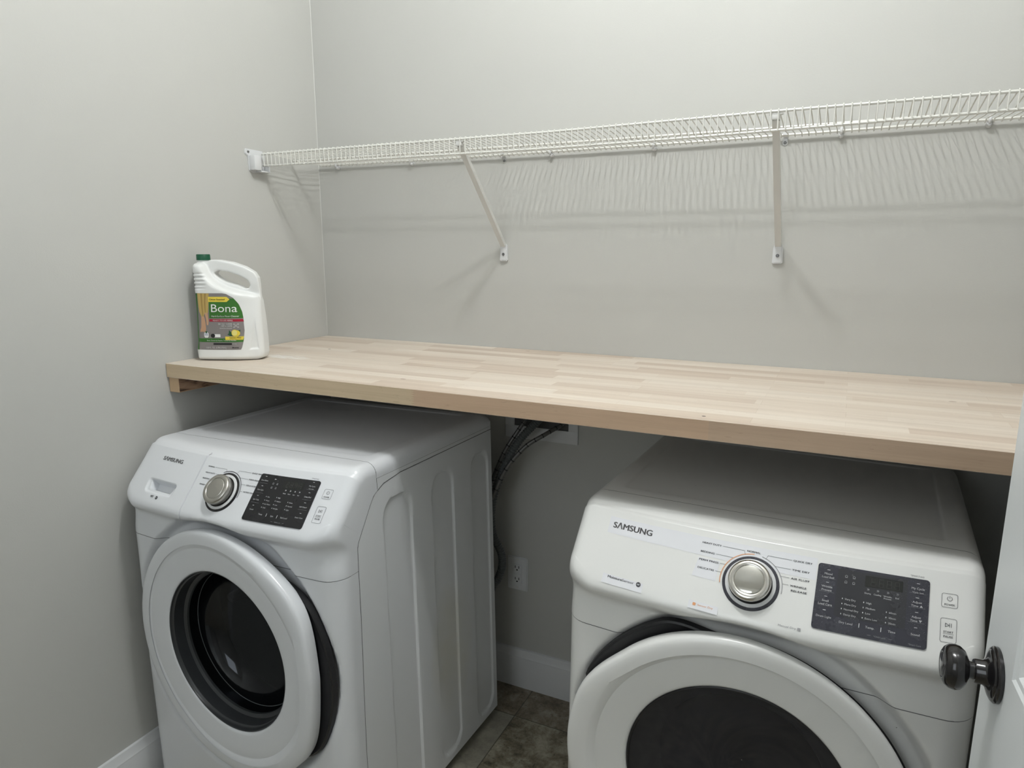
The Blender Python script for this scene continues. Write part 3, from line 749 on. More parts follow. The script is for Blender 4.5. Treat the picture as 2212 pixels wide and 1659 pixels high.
        for k in range(3):
            a = math.radians(120*k+65); c, s = math.cos(a), math.sin(a)
            b.tube([(0.245*c, -0.16, zc+0.245*s), (0.235*c, -0.2, zc+0.235*s), (0.23*c, -0.35, zc+0.23*s), (0.24*c, -0.47, zc+0.24*s)], [0.012, 0.026, 0.026, 0.012], 10)
        for ra in range(5):
            for k in range(10+ra*4):
                a = 2*math.pi*k/(10+ra*4)+ra*0.3; r = 0.06+0.038*ra
                p0 = Vector((r*math.cos(a), -0.107-0.012*(r/0.24), zc+r*math.sin(a)))
                b.tube([p0, p0+Vector((0, -0.006, 0))], [0.009, 0.001], 4)
        b.build('drum', M_STEEL, R_, 30)
    else:
        ring([(Cc(0.1985), yF-0.0165), (Cc(0.1965), yF-0.0185), (Cc(0.1945), yF-0.0175), (Cc(0.1935), yF-0.012)], 'glass_bezel', M_RUBBER, door)
        ring([(Cc(0.1950), yF-0.0165), (Cc(0.170), yF-0.0195), (Cc(0.13), yF-0.0225), (Cc(0.08), yF-0.0245), (Cc(0.03), yF-0.0252), (Cc(0.001), yF-0.0253)], 'smoked_glass', M_GLD, door)
        ring([(Cc(0.197), yF-0.008), (Cc(0.180), yF+0.004), (Cc(0.165), yF+0.020), (Cc(0.155), yF+0.035), (Cc(0.150), yF+0.045)], 'inner_frame', mat('grey_inner_frame', (0.22, 0.22, 0.225), 0.4), door)
        ring([(Cc(0.150), yF+0.044), (Cc(0.12), yF+0.060), (Cc(0.06), yF+0.070), (Cc(0.001), yF+0.072)], 'inner_dish', mat('dark_inner_dish', (0.05, 0.045, 0.065), 0.3), door)
    # --- dial
    dc = con_pt(xc, 0.0922); nrm = Vector((0, -sS, cS)); tx = Vector((1, 0, 0)); ty = nrm.cross(tx)
    Md = Matrix((tx, ty, nrm)).transposed().to_4x4(); Md.translation = dc
    Mk = M_CHROMEW if wash else M_CHROME
    dial = B().lathe([(0.0335, -0.006), (0.0335, 0.0045), (0.0338, 0.0046), (0.0338, 0.012), (0.0352, 0.0135), (0.0352, 0.0205), (0.0340, 0.0230), (0.0310, 0.0245), (0.0260, 0.0250), (0.0250, 0.0243), (0.0243, 0.0236), (0.0236, 0.0242), (0.0225, 0.0246), (0, 0.0250)], 80, Md).build('dial', Mk, R_, 50)
    if not wash:
        B().lathe([(0.0244, 0.0238), (0.0232, 0.0251), (0.015, 0.0262), (0, 0.0266)], 64, Md).build('dial_cap', M_CHROMED, dial)
    B().lathe([(0.0338, 0.0040), (0.0344, 0.0050), (0.0356, 0.0050), (0.0360, 0.0030)], 64, Md).build('dial_shadow_gap', M_DARKGAP, dial)
    B().lathe([(0.0420, -0.008), (0.0420, 0.0020), (0.0415, 0.0028), (0.0362, 0.0040), (0.0357, -0.002)], 80, Md).build('dial_collar', M_PLASTIC if wash else M_PLASTIC, R_)
    B().lathe([(0.0470, -0.010), (0.0470, 0.0008), (0.0464, 0.0016), (0.0420, 0.0018), (0.0414, 0.0010), (0.0414, -0.006)], 80, Md).build('dial_ring', M_PANW if wash else M_PAND, R_)
    # --- display panel (bowed glass) and its prints
    e1 = 0.0006
    def patch(name, poly, off, M, parent, th=0.0):
        xs_ = [p_[0] for p_ in poly]; x0, x1 = min(xs_), max(xs_)
        D = newD(); nseg = max(1, int((x1-x0)/0.02))
        # slice the polygon in vertical strips so that it follows the bow
        def span(X):
            ysx = []
            for (xa, ya), (xb, yb) in zip(poly, poly[1:]+poly[:1]):
                if (xa <= X <= xb or xb <= X <= xa) and abs(xa-xb) > 1e-9: ysx.append(ya+(yb-ya)*(X-xa)/(xb-xa))
            return min(ysx), max(ysx)
        X_ = sorted(set([round(x0+1e-6, 6), round(x1-1e-6, 6)]+[round(p_[0], 6) for p_ in poly if x0+1e-5 < p_[0] < x1-1e-5]+[round(x0+(x1-x0)*k/nseg, 6) for k in range(1, nseg)]))
        V = []; F = []
        for X in X_:
            lo_, hi_ = span(X); V += [con_pt(X, -lo_, off), con_pt(X, -hi_, off)]
        for k in range(len(X_)-1): F.append((2*k, 2*k+2, 2*k+3, 2*k+1))
        if th:
            nb = len(V); V += [v+Vector((0, sS*th, -cS*th)) for v in V[:nb]]
            for k in range(len(X_)-1):
                F.append((2*k, nb+2*k, nb+2*k+2, 2*k+2)); F.append((2*k+1, 2*k+3, nb+2*k+3, nb+2*k+1))
            F.append((0, 1, nb+1, nb)); q = 2*len(X_)-2; F.append((q, nb+q, nb+q+1, q+1))
        return mesh(name, V, F, M, parent)
    px0, px1, ps0, ps1 = (0.102, 0.2645, 0.034, 0.143)
    pan = patch('display_panel', rr(px0, -ps1, px1, -ps0, 0.005), 0.0022, M_PANW if wash else M_PAND, R_, th=0.0025)
    bevel_d = newD()
    patch('inner_window', rr(0.1325, -0.1170, 0.2340, -0.0385, 0.002), 0.0024, M_PANW if wash else M_PANIN, pan)
    lcd = patch('display_window', rr(0.1735, -0.0605, 0.2275, -0.0425, 0.001), 0.0026, M_LCD, pan)
    Dw = newD(); Dd = newD()
    # seven-segment ghosts
    Ds = newD()
    for k in range(4):
        x_ = 0.182+0.0115*k
        for a_, b_ in (((0, 0), (0.006, 0)), ((0, 0.006), (0.006, 0.006)), ((0, 0.012), (0.006, 0.012)), ((0, 0), (0, 0.012)), ((0.006, 0), (0.006, 0.012))):
            dec_line(Ds, [(x_+a_[0], -0.0580+a_[1]), (x_+b_[0], -0.0580+b_[1])], 0.0012)
    dec_build('unlit_digits', Ds, fx_con(0.00275), M_LCDSEG, pan)
    LT = 0.0036
    def dash(x_, s): dec_poly(Dw, [(x_-0.0022, -s-0.0004), (x_+0.0022, -s-0.0004), (x_+0.0022, -s+0.0004), (x_-0.0022, -s+0.0004)])
    xL, xRr = 0.1185, 0.2485
    if wash:
        left = [(0.0400, ['Extra Rinse'], 0.0490), (0.0625, ['Extra Spin'], 0.0715), (0.0855, ['Spin Only'], 0.0945), (0.1085, ['Sound'], 0.1175)]
        right = [(0.0385, ['My Cycle', '*Cycle Save'], 0.0475), (0.0630, ['Delay End'], 0.0725), (0.0860, ['Self Clean+'], 0.0955), (0.1100, ['Smart Care'], 0.1195)]
    else:
        left = [(0.0440, ['Mixed', 'Load Bell'], 0.0505), (0.0650, ['Wrinkle', 'Prevent'], 0.0720), (0.0885, ['Small', 'Load Care'], 0.0955), (0.1110, ['Drum Light'], 0.1215)]
        right = [(0.0420, ['My Cycle', '*Cycle Save'], 0.0500), (0.0650, ['Adjust', 'Time ▲'], 0.0720), (0.0880, ['Adjust', 'Time ▼'], 0.0955), (0.1120, ['Sound'], 0.1225)]
    for X, L_ in ((xL, left), (xRr, right)):
        for s, tx_, s2 in L_:
            dash(X, s)
            for i, t in enumerate(tx_):
                hh = LT if not t.startswith('*') else 0.0024
                if wash: hh *= 0.86
                dec_text(Dw, t, X, -s2-0.0018-i*0.0058, hh, 'CENTER', bold=0.012)
    if wash:
        for x_, t in ((0.186, 'Wash'), (0.199, 'Rinse'), (0.2115, 'Spin'), (0.2235, 'End')):
            dec_text(Dw, t, x_, -0.0735, 0.0024, 'CENTER', bold=0.015)
            for q in (0, 0.0016): dec_line(Dw, [(x_-0.0012+q, -0.0635), (x_+0.0003+q, -0.0650), (x_-0.0012+q, -0.0665)], 0.0005)
        cols_ = [(0.146, 0.085, ['Hot', 'Warm', 'Eco Warm', 'Cold']), (0.1745, 0.0835, ['High', 'Medium', 'Low', 'No Spin']), (0.2085, 0.0905, ['Heavy', 'Normal', 'Light'])]
        bot = [(0.148, 'Temp'), (0.180, 'Spin'), (0.212, 'Soil Level')]; sep = [0.1645, 0.1935]
        hold = '*(Hold 3 sec)'
    else:
        for x_, t in ((0.1785, 'Drying'), (0.1925, 'Cooling'), (0.2070, 'Wrinkle'), (0.2205, 'End')):
            dec_text(Dw, t, x_, -0.0725, 0.0025, 'CENTER', bold=0.015)
            if t == 'Wrinkle': dec_text(Dw, 'Prevent', x_, -0.0760, 0.0025, 'CENTER', bold=0.015)
            for q in (0, 0.0016): dec_line(Dd, [(x_-0.0012+q, -0.0635), (x_+0.0003+q, -0.0650), (x_-0.0012+q, -0.0665)], 0.0006)
        cols_ = [(0.1465, 0.0870, ['Very Dry', 'More Dry', 'Normal Dry', 'Damp Dry']), (0.1775, 0.0870, ['High', 'Medium', 'Low', 'Extra Low']), (0.2105, 0.0960, ['60min', '40min', '20min'])]
        bot = [(0.1515, 'Dry Level'), (0.186, 'Temp.'), (0.2165, 'Time')]; sep = [0.1705, 0.2015]
        hold = '*(Hold 3 sec)'
    for x_, s, L_ in cols_:
        for i, t in enumerate(L_):
            dec_text(Dw, t, x_, -(s+i*0.0083)-0.0015, 0.0031 if not wash else 0.0028, 'LEFT', bold=0.012)
            dec_poly(Dw, [(x_-0.0040, -(s+i*0.0083)-0.0010), (x_-0.0029, -(s+i*0.0083)-0.0010), (x_-0.0029, -(s+i*0.0083)+0.0011), (x_-0.0040, -(s+i*0.0083)+0.0011)])
    for x_, t in bot: dec_text(Dw, t, x_, -0.1270, 0.0037 if not wash else 0.0034, 'CENTER', bold=0.012)
    for x_ in sep: dec_line(Dw, [(x_, -0.1285), (x_, -0.1215)], 0.0009)
    dec_text(Dd, '*Child Lock', 0.2005, -0.1385, 0.0026, 'CENTER'); 
    for a_, b_ in ((0.183, 0.188), (0.213, 0.218)): dec_line(Dd, [(a_, -0.1370), (b_, -0.1370)], 0.0005)
    if not wash: dec_text(Dd, '*Smart Care', 0.2485, -0.1400, 0.0025, 'CENTER')
    # key separators and status icons
    for s in ((0.058, 0.081, 0.104) if not wash else (0.056, 0.079, 0.102)):
        dec_line(Dd, [(0.1075, -s), (0.1300, -s)], 0.0003); dec_line(Dd, [(0.2370, -s), (0.2600, -s)], 0.0003)
    for ix_, iy_ in (((0.1455, 0.0495), (0.157, 0.0495), (0.1455, 0.0590), (0.157, 0.0590))):
        if wash: iy_ += 0.004
        dec_arc(Dd, ix_, -iy_, 0.0017, 0.0006, 0, 360, 16); dec_line(Dd, [(ix_-0.0020, -iy_-0.0020), (ix_+0.0020, -iy_-0.0020)], 0.0006)
    if wash: dec_arc(Dw, 0.1455, -0.0435, 0.0009, 0.0006, 0, 360, 10); dec_line(Dw, [(0.1465, -0.0435), (0.1495, -0.0435)], 0.0006)
    dec_build('panel_lettering', Dw, fx_con(0.0028), M_INKW, pan); dec_build('panel_icons', Dd, fx_con(0.0028), M_INKD, pan)
    # --- console prints
    Db = newD()
    if wash: dec_text(Db, 'SΛMSUNG', -0.2450, -0.0475, 0.0100, 'LEFT', width=0.0790, bold=0.045)
    else: dec_text(Db, 'SΛMSUNG', -0.2660, -0.0480, 0.0118, 'LEFT', width=0.0785, bold=0.045)
    dec_build('brand_lettering', Db, fx_con(0.0006), M_LOGO, R_)
    Dt = newD(); c0 = xc; sc = 0.0922
    h_ = 0.0033
    rightx = 0.0105+0.059 if wash else 0.061; leftx = -0.0715 if wash else -0.0925
    if wash:
        Lh = [('NORMAL', 0.0385), ('HEAVY DUTY', 0.0540), ('BEDDING', 0.0685), ('RINSE+SPIN', 0.0838)]
        Rh = [('QUICK WASH', 0.0370), ('PERM PRESS', 0.0528), ('DELICATES', 0.0668), ('ACTIVE WEAR', 0.0828)]
        lw = [0.0217, 0.0325, 0.0225, 0.033]; rw = [0.034, 0.032, 0.0285, 0.034]
    else:
        Lh = [('HEAVY DUTY', 0.0375), ('BEDDING', 0.0541), ('PERM PRESS', 0.0690), ('DELICATES', 0.0840)]
        Rh = [('QUICK DRY', 0.0385), ('TIME DRY', 0.0548), ('AIR FLUFF', 0.0695), ('WRINKLE', 0.0820)]
        lw = [0.034, 0.0243, 0.034, 0.0285]; rw = [0.0295, 0.0275, 0.029, 0.0255]
        dec_text(Dt, 'NORMAL', -0.0140, -0.0385, h_, 'LEFT', width=0.0225, bold=0.018)
        dec_text(Dt, 'RELEASE', rightx+0.0035, -0.0915, h_, 'LEFT', width=0.0245, bold=0.018)
    for (t, s), w_ in zip(Lh, lw): dec_text(Dt, t, leftx, -s-0.0016, h_, 'LEFT', width=w_, bold=0.018)
    for (t, s), w_ in zip(Rh, rw): dec_text(Dt, t, rightx+0.0015, -s-0.0016, h_, 'LEFT', width=w_, bold=0.018)
    lwid = 0.0005
    # leader lines
    r1 = 0.0515
    for i, ((t, s), w_) in enumerate(zip(Lh, lw)):
        xa = leftx+w_+0.003; dy_ = sc-s
        if i == 0: dec_line(Dt, [(xa, -s), (c0-0.0185, -s), (c0-0.0160, -s-0.0068)], lwid)
        else:
            xb = c0-math.sqrt(max(1e-6, r1*r1-dy_*dy_)); dec_line(Dt, [(xa, -s), (max(xb, xa+0.002), -s)], lwid)
    for i, ((t, s), w_) in enumerate(zip(Rh, rw)):
        xa = rightx-0.0010; dy_ = sc-s
        if i == 0: dec_line(Dt, [(xa, -s), (c0+0.0215, -s), (c0+0.0185, -s-0.0068)], lwid)
        else:
            xb = c0+math.sqrt(max(1e-6, r1*r1-dy_*dy_)); dec_line(Dt, [(min(xb, xa-0.002), -s), (xa, -s)], lwid)
    # power and start keys
    bx0, bx1 = 0.2815, 0.3030
    xm = (bx0+bx1)/2; Dk = Dt; Dt = newD(); P = rr(bx0, -0.0714, bx1, -0.0496, 0.0028); dec_line(Dt, P+P[:1], 0.0005)
    dec_arc(Dt, xm, -0.0575, 0.0034, 0.0006, 120, 420, 24); dec_line(Dt, [(xm, -0.0530), (xm, -0.0570)], 0.0006)
    dec_text(Dt, 'POWER', xm, -0.0685, 0.0030, 'CENTER', bold=0.006)
    dec_build('power_key', Dt, fx_con(0.0008), M_INK, R_); Dt = newD(); P = rr(bx0, -0.1253, bx1, -0.0887, 0.0028); dec_line(Dt, P+P[:1], 0.0005)
    P = [(xm-0.0042, -0.0960), (xm-0.0042, -0.1020), (xm+0.0008, -0.0990), (xm-0.0042, -0.0960)]; dec_line(Dt, P, 0.0006)
    for q in (0.0014, 0.0036): dec_line(Dt, [(xm+q, -0.0958), (xm+q, -0.1022)], 0.0006)
    dec_text(Dt, 'START', xm, -0.1110, 0.0033, 'CENTER', bold=0.006); dec_text(Dt, 'PAUSE', xm, -0.1180, 0.0033, 'CENTER', bold=0.006)
    dec_line(Dt, [(xm-0.007, -0.1124), (xm+0.007, -0.1124)], 0.0004); dec_build('start_key', Dt, fx_con(0.0008), M_INK, R_); Dt = newD()
    dec_text(Dt, hold, 0.2465, -0.0305, 0.0026, 'CENTER'); dec_build('hold_note', Dt, fx_con(0.0008), M_INK, R_); Dt = newD()
    if wash:
        dec_text(Dt, 'VRT', -0.2185, -0.1425, 0.0052, 'LEFT', width=0.0130, bold=0.02)
        dec_arc(Dt, -0.1935, -0.1405, 0.0026, 0.0030, 0, 360, 24)
    else:
        dec_text(Dt, 'Moisture', -0.2520, -0.1440, 0.0046, 'LEFT', width=0.0285, bold=0.022); dec_text(Dt, 'Sensor', -0.2230, -0.1440, 0.0046, 'LEFT', width=0.0235, bold=-0.003)
        dec_arc(Dt, -0.1905, -0.1420, 0.0027, 0.0036, 0, 360, 24)
    dec_build('badge_lettering', Dt, fx_con(0.0008), M_INK, R_); dec_build('cycle_lettering', Dk, fx_con(0.0008), M_INK, R_)
    Dg = newD()
    if wash: dec_arc(Dg, c0, -sc, 0.0508, 0.0014, -8, 118, 50)
    else:
        dec_arc(Dg, c0, -sc, 0.0512, 0.0012, -8, 76, 40); Dm_ = newD(); dec_text(Dm_, 'Manual Dry', 0.0525, -0.1520, 0.0034, 'LEFT', width=0.0275); dec_poly(Dm_, rr(0.0825, -0.1528, 0.0875, -0.1482, 0.001)); dec_build('manual_dry_print', Dm_, fx_con(0.0008), M_INKG, R_)
    dec_build('dial_scale', Dg, fx_con(0.0008), M_INK if wash else M_INKG, R_)
    if wash:
        wd = newD(); dec_arc(wd, -0.1935, -0.1405, 0.0012, 0.0006, 20, 300, 12); dec_build('badge_swirl', wd, fx_con(0.0010), M_PLASTIC, R_)
    if not wash:
        Do = newD(); dec_arc(Do, c0, -sc, 0.0512, 0.0014, 91, 191, 50); dec_build('sensor_scale', Do, fx_con(0.0008), M_INKO, R_); Do = newD()
        dec_text(Do, 'Sensor Dry', -0.0800, -0.1510, 0.0032, 'LEFT', width=0.0265); dec_poly(Do, rr(-0.0885, -0.1518, -0.0832, -0.1468, 0.001))
        dec_build('sensor_print', Do, fx_con(0.0008), M_INKO, R_)
        wd = newD(); dec_arc(wd, -0.1920, -0.1420, 0.0012, 0.0005, 60, 330, 12); dec_arc(wd, -0.1888, -0.1420, 0.0012, 0.0005, 10, 300, 12); dec_build('badge_swirl', wd, fx_con(0.0010), M_PLASTIC, R_)
        patch('clear_tape', [(-0.275, -0.0600), (-0.13, -0.0610), (0.10, -0.0650), (0.10, -0.0270), (-0.275, -0.0270)], 0.0003, M_TAPE, R_)
        patch('clear_tape', [(-0.262, -0.1555), (-0.182, -0.1555), (-0.182, -0.1385), (-0.262, -0.1375)], 0.0003, M_TAPE, R_)
        patch('clear_tape', [(-0.100, -0.1010), (-0.058, -0.1020), (-0.056, -0.0660), (-0.094, -0.0660)], 0.0004, M_TAPE, R_)
        patch('clear_tape', [(-0.096, -0.1575), (-0.045, -0.1585), (-0.045, -0.1450), (-0.096, -0.1435)], 0.0003, M_TAPE, R_)
    R_.matrix_world = matw
    return R_
def frame(O, ex, ey, ez):
    M4 = Matrix((ex, ey, ez)).transposed().to_4x4(); M4.translation = Vector(O)-Vector(ex)*0.343; return M4
mw = frame((0.74889, -0.17449, 0.00684), (0.99940, -0.02834, 0.01994), (0.028346, 0.999598, 0.0), (-0.019933, 0.000565, 0.99980))
md = frame((1.88531, -0.06696, -0.02103), (0.999168, -0.040791, 0.0), (0.040791, 0.999168, 0.0), (0, 0, 1))
machine('washing machine', 'washing_machine', 'white front loading washer with a clear round door, left under the worktop beside the wall', mw, M_WASH, M_WASHS)
machine('dryer', 'clothes_dryer', 'white front loading dryer with a smoked round window, on the right beside the open door', md, M_DRY, M_DRY)

# ------------------------------------------------------------------ open door with knob
DR = empty('door_1', (1.823, -0.893, 0.0)); DR['kind'] = 'structure'; DR.rotation_euler = (0, 0, math.radians(3.0))
DW, DH, DT = 0.76, 2.03, 0.035
# leaf local: y from 0 (free edge) to -DW, visible face at x=0, thickness +x
def door_leaf():
    b = B(); st, rl = 0.112, 0.115
    holes = [(-DW+st, -st, 0.20, 0.80), (-DW+st, -st, 0.960, 1.90)]
    ysd = sorted(set([0, -DW]+[h[0] for h in holes]+[h[1] for h in holes])); zsd = sorted(set([0.01, DH]+[h[2] for h in holes]+[h[3] for h in holes]))
    for y0, y1 in zip(ysd, ysd[1:]):
        for z0, z1 in zip(zsd, zsd[1:]):
            if any(y0 >= h[0]-1e-6 and y1 <= h[1]+1e-6 and z0 >= h[2]-1e-6 and z1 <= h[3]+1e-6 for h in holes): continue
            for X in (0, DT): b.bm.faces.new([b.bm.verts.new((X, y, z)) for y, z in ((y0, z0), (y1, z0), (y1, z1), (y0, z1))])
    for (a, c) in (((0, 0.01), (0, DH)), ((-DW, 0.01), (-DW, DH)), ((-DW, DH), (0, DH)), ((-DW, 0.01), (0, 0.01))):
        b.bm.faces.new([b.bm.verts.new(v) for v in ((0, *a), (DT, *a), (DT, *c), (0, *c))])
    for h in holes:
        for sg, X0_ in ((1, 0), (-1, DT)):
            steps = [(0, 0), (0.004, 0.0025), (0.010, 0.003), (0.018, 0.0095), (0.030, 0.010), (0.055, 0.004), (0.060, 0.0035)]
            prev = None
            for ins, dep in steps:
                L_ = [b.bm.verts.new((X0_+sg*dep, y, z)) for y, z in ((h[0]+ins, h[2]+ins), (h[1]-ins, h[2]+ins), (h[1]-ins, h[3]-ins), (h[0]+ins, h[3]-ins))]
                if prev:
                    for k in range(4): b.bm.faces.new((prev[k], prev[(k+1) % 4], L_[(k+1) % 4], L_[k]))
                prev = L_
            b.bm.faces.new(prev)
    return b.build('door_leaf', mat('door_paint', (0.78, 0.81, 0.82), 0.4), DR, 20)
door_leaf()
kc = Vector((0, -0.060, 0.934)); Mk = Matrix.Translation(kc) @ Matrix.Rotation(math.radians(-90), 4, 'Y')
kn = B().lathe([(0.0330, 0.0002), (0.0333, 0.004), (0.031, 0.0065), (0.0285, 0.0070), (0.0275, 0.0085), (0.0230, 0.0100), (0.0165, 0.0125), (0.0145, 0.0155), (0.0143, 0.0235), (0.0135, 0.0245), (0.0105, 0.0248), (0.0100, 0.0275), (0.0105, 0.0300), (0.0150, 0.0312), (0.0215, 0.0343), (0.0258, 0.0395), (0.0270, 0.0445), (0.0258, 0.0505), (0.0225, 0.0550), (0.0170, 0.0580), (0.0155, 0.0578), (0.0145, 0.0572), (0.0130, 0.0580), (0, 0.0590)], 64, Mk).build('door_knob', M_BRONZE, DR, 40)

# ------------------------------------------------------------------ outlet, washer box, hoses
OT = empty('wall_outlet', (0.7368, 0, 0.400)); tag(OT, 'white GFCI wall outlet low on the back wall between the machines', 'outlet')
Mp = Matrix.Rotation(math.radians(90), 4, 'X')
B().prism(rr(-0.035, -0.057, 0.035, 0.057, 0.003), 0.0002, 0.0060, Mp, 0.003).build('cover_plate', M_PLASTIC, OT)
B().prism(rr(-0.0168, -0.0335, 0.0168, 0.0335, 0.002), 0.006, 0.0085, Mp, 0.0008).build('receptacle', M_PLASTIC, OT)
b = B()
for zc_ in (0.020, -0.020):
    for q in (-0.0063, 0.0063): b.box((q-0.0011, -0.0089, zc_), (q+0.0011, -0.0083, zc_+0.0085))
    b.lathe([(0, 0.0089), (0.0026, 0.0089), (0.0026, 0.0083)], 12, Matrix.Translation((0, 0, zc_-0.0055)) @ Mp)
b.build('slots', M_DARKGAP, OT, smooth=False)
B().box((-0.0150, -0.0095, 0.0010), (0.0150, -0.0080, 0.0065), 0.0006).box((-0.0150, -0.0095, -0.0065), (0.0150, -0.0080, -0.0010), 0.0006).build('test_buttons', M_PLASTIC, OT)
for z_ in (0.0485, -0.0485): B().lathe([(0, 0.0072), (0.0028, 0.0070), (0.0032, 0.0058)], 14, Matrix.Translation((0, 0, z_)) @ Mp).build('screw', M_SHELF, OT)
WB = empty('washer_outlet_box', (0.8155, 0, 0.955)); tag(WB, 'white recessed washer supply box in the back wall just under the worktop', 'box')
b = B(); b.box((-0.120, -0.006, -0.099), (0.120, -0.0003, -0.060), 0.001); b.box((-0.120, -0.006, 0.08), (0.120, -0.0003, 0.099), 0.001)
b.box((-0.120, -0.006, -0.060), (-0.090, -0.0003, 0.08)); b.box((0.090, -0.006, -0.060), (0.120, -0.0003, 0.08)); b.build('flange', M_PLASTIC, WB)
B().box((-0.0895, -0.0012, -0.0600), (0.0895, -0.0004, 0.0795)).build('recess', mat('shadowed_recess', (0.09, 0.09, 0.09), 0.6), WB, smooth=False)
def cat3(P, per=10):
    out = []
    P = [Vector(p_) for p_ in P]
    for i in range(len(P)-1):
        p0 = P[max(i-1, 0)]; p1 = P[i]; p2 = P[i+1]; p3 = P[min(i+2, len(P)-1)]
        for k in range(per):
            t = k/per; out.append(0.5*((2*p1)+(-p0+p2)*t+(2*p0-5*p1+4*p2-p3)*t*t+(-p0+3*p1-3*p2+p3)*t**3))
    out.append(P[-1]); return out
DP = cat3([(0.842, -0.006, 0.955), (0.842, -0.030, 0.950), (0.822, -0.060, 0.925), (0.775, -0.085, 0.865), (0.735, -0.105, 0.78), (0.705, -0.115, 0.68), (0.700, -0.110, 0.58), (0.725, -0.095, 0.50), (0.722, -0.10, 0.44), (0.68, -0.11, 0.36), (0.60, -0.10, 0.25)], 44)
hs = B().tube(DP, [0.0125 if k % 4 < 2 else 0.0108 for k in range(len(DP))], 14).build('drain_hose', M_HOSE, None, 20)
tag(hs, 'dark grey corrugated drain hose curving down behind the washer', 'hose')
def braid(P, label):
    Q = cat3(P, 30); o = B().tube(Q, 0.0062, 12).build('supply_hose', M_BRAID, None); tag(o, label, 'hose', 'braided water hoses behind the washer')
    b = B()
    for k in range(8, len(Q)-2, 11): b.tube([Q[k], Q[k+1]], 0.0067, 12)
    b.build('hose_bands', M_DARKGAP, o); return o
braid([(0.895, -0.004, 0.925), (0.890, -0.030, 0.918), (0.862, -0.083, 0.900), (0.810, -0.113, 0.862), (0.757, -0.133, 0.79), (0.715, -0.138, 0.70), (0.66, -0.138, 0.60)], 'braided steel water hose, the right one, arching in front of the supply box')
braid([(0.782, -0.004, 0.950), (0.785, -0.030, 0.938), (0.770, -0.055, 0.905), (0.735, -0.080, 0.84), (0.705, -0.09, 0.77), (0.67, -0.09, 0.68)], 'braided steel water hose, the left one, closest to the washer top')

# ------------------------------------------------------------------ floor cleaner jug
JG = empty('cleaner_jug', (0.100, -0.505, H)); tag(JG, 'white plastic jug of floor cleaner with green cap, standing on the worktop', 'jug')
JG.rotation_euler = (0, 0, math.radians(24))
# outline in (u, z) metres; u along the face, z up
BO = [(-0.086, 0.006), (-0.080, 0.000), (0.075, 0.000), (0.090, 0.006), (0.094, 0.020), (0.092, 0.060), (0.088, 0.110), (0.083, 0.165), (0.079, 0.205), (0.076, 0.228), (0.066, 0.243), (0.040, 0.258), (0.005, 0.270), (-0.030, 0.276), (-0.052, 0.276), (-0.056, 0.272), (-0.086, 0.272), (-0.094, 0.262), (-0.094, 0.240), (-0.090, 0.237), (-0.094, 0.231), (-0.088, 0.2255), (-0.092, 0.220), (-0.086, 0.2145), (-0.090, 0.209), (-0.086, 0.2035), (-0.088, 0.196), (-0.090, 0.185), (-0.088, 0.150), (-0.086, 0.100), (-0.086, 0.050), (-0.089, 0.030)]
HO = [(-0.040, 0.243), (-0.030, 0.248), (0.000, 0.243), (0.030, 0.232), (0.050, 0.220), (0.056, 0.208), (0.052, 0.199), (0.042, 0.198), (0.020, 0.207), (-0.010, 0.216), (-0.030, 0.227), (-0.040, 0.236)]
def inside(P, x, y):
    c = False
    for (xa, ya), (xb, yb) in zip(P, P[1:]+P[:1]):
        if (ya > y) != (yb > y) and x < (xb-xa)*(y-ya)/(yb-ya)+xa: c = not c
    return c
def dist(P, x, y):
    d = 9
    for (xa, ya), (xb, yb) in zip(P, P[1:]+P[:1]):
        dx, dy = xb-xa, yb-ya; t = max(0, min(1, ((x-xa)*dx+(y-ya)*dy)/(dx*dx+dy*dy))); d = min(d, math.hypot(x-xa-t*dx, y-ya-t*dy))
    return d
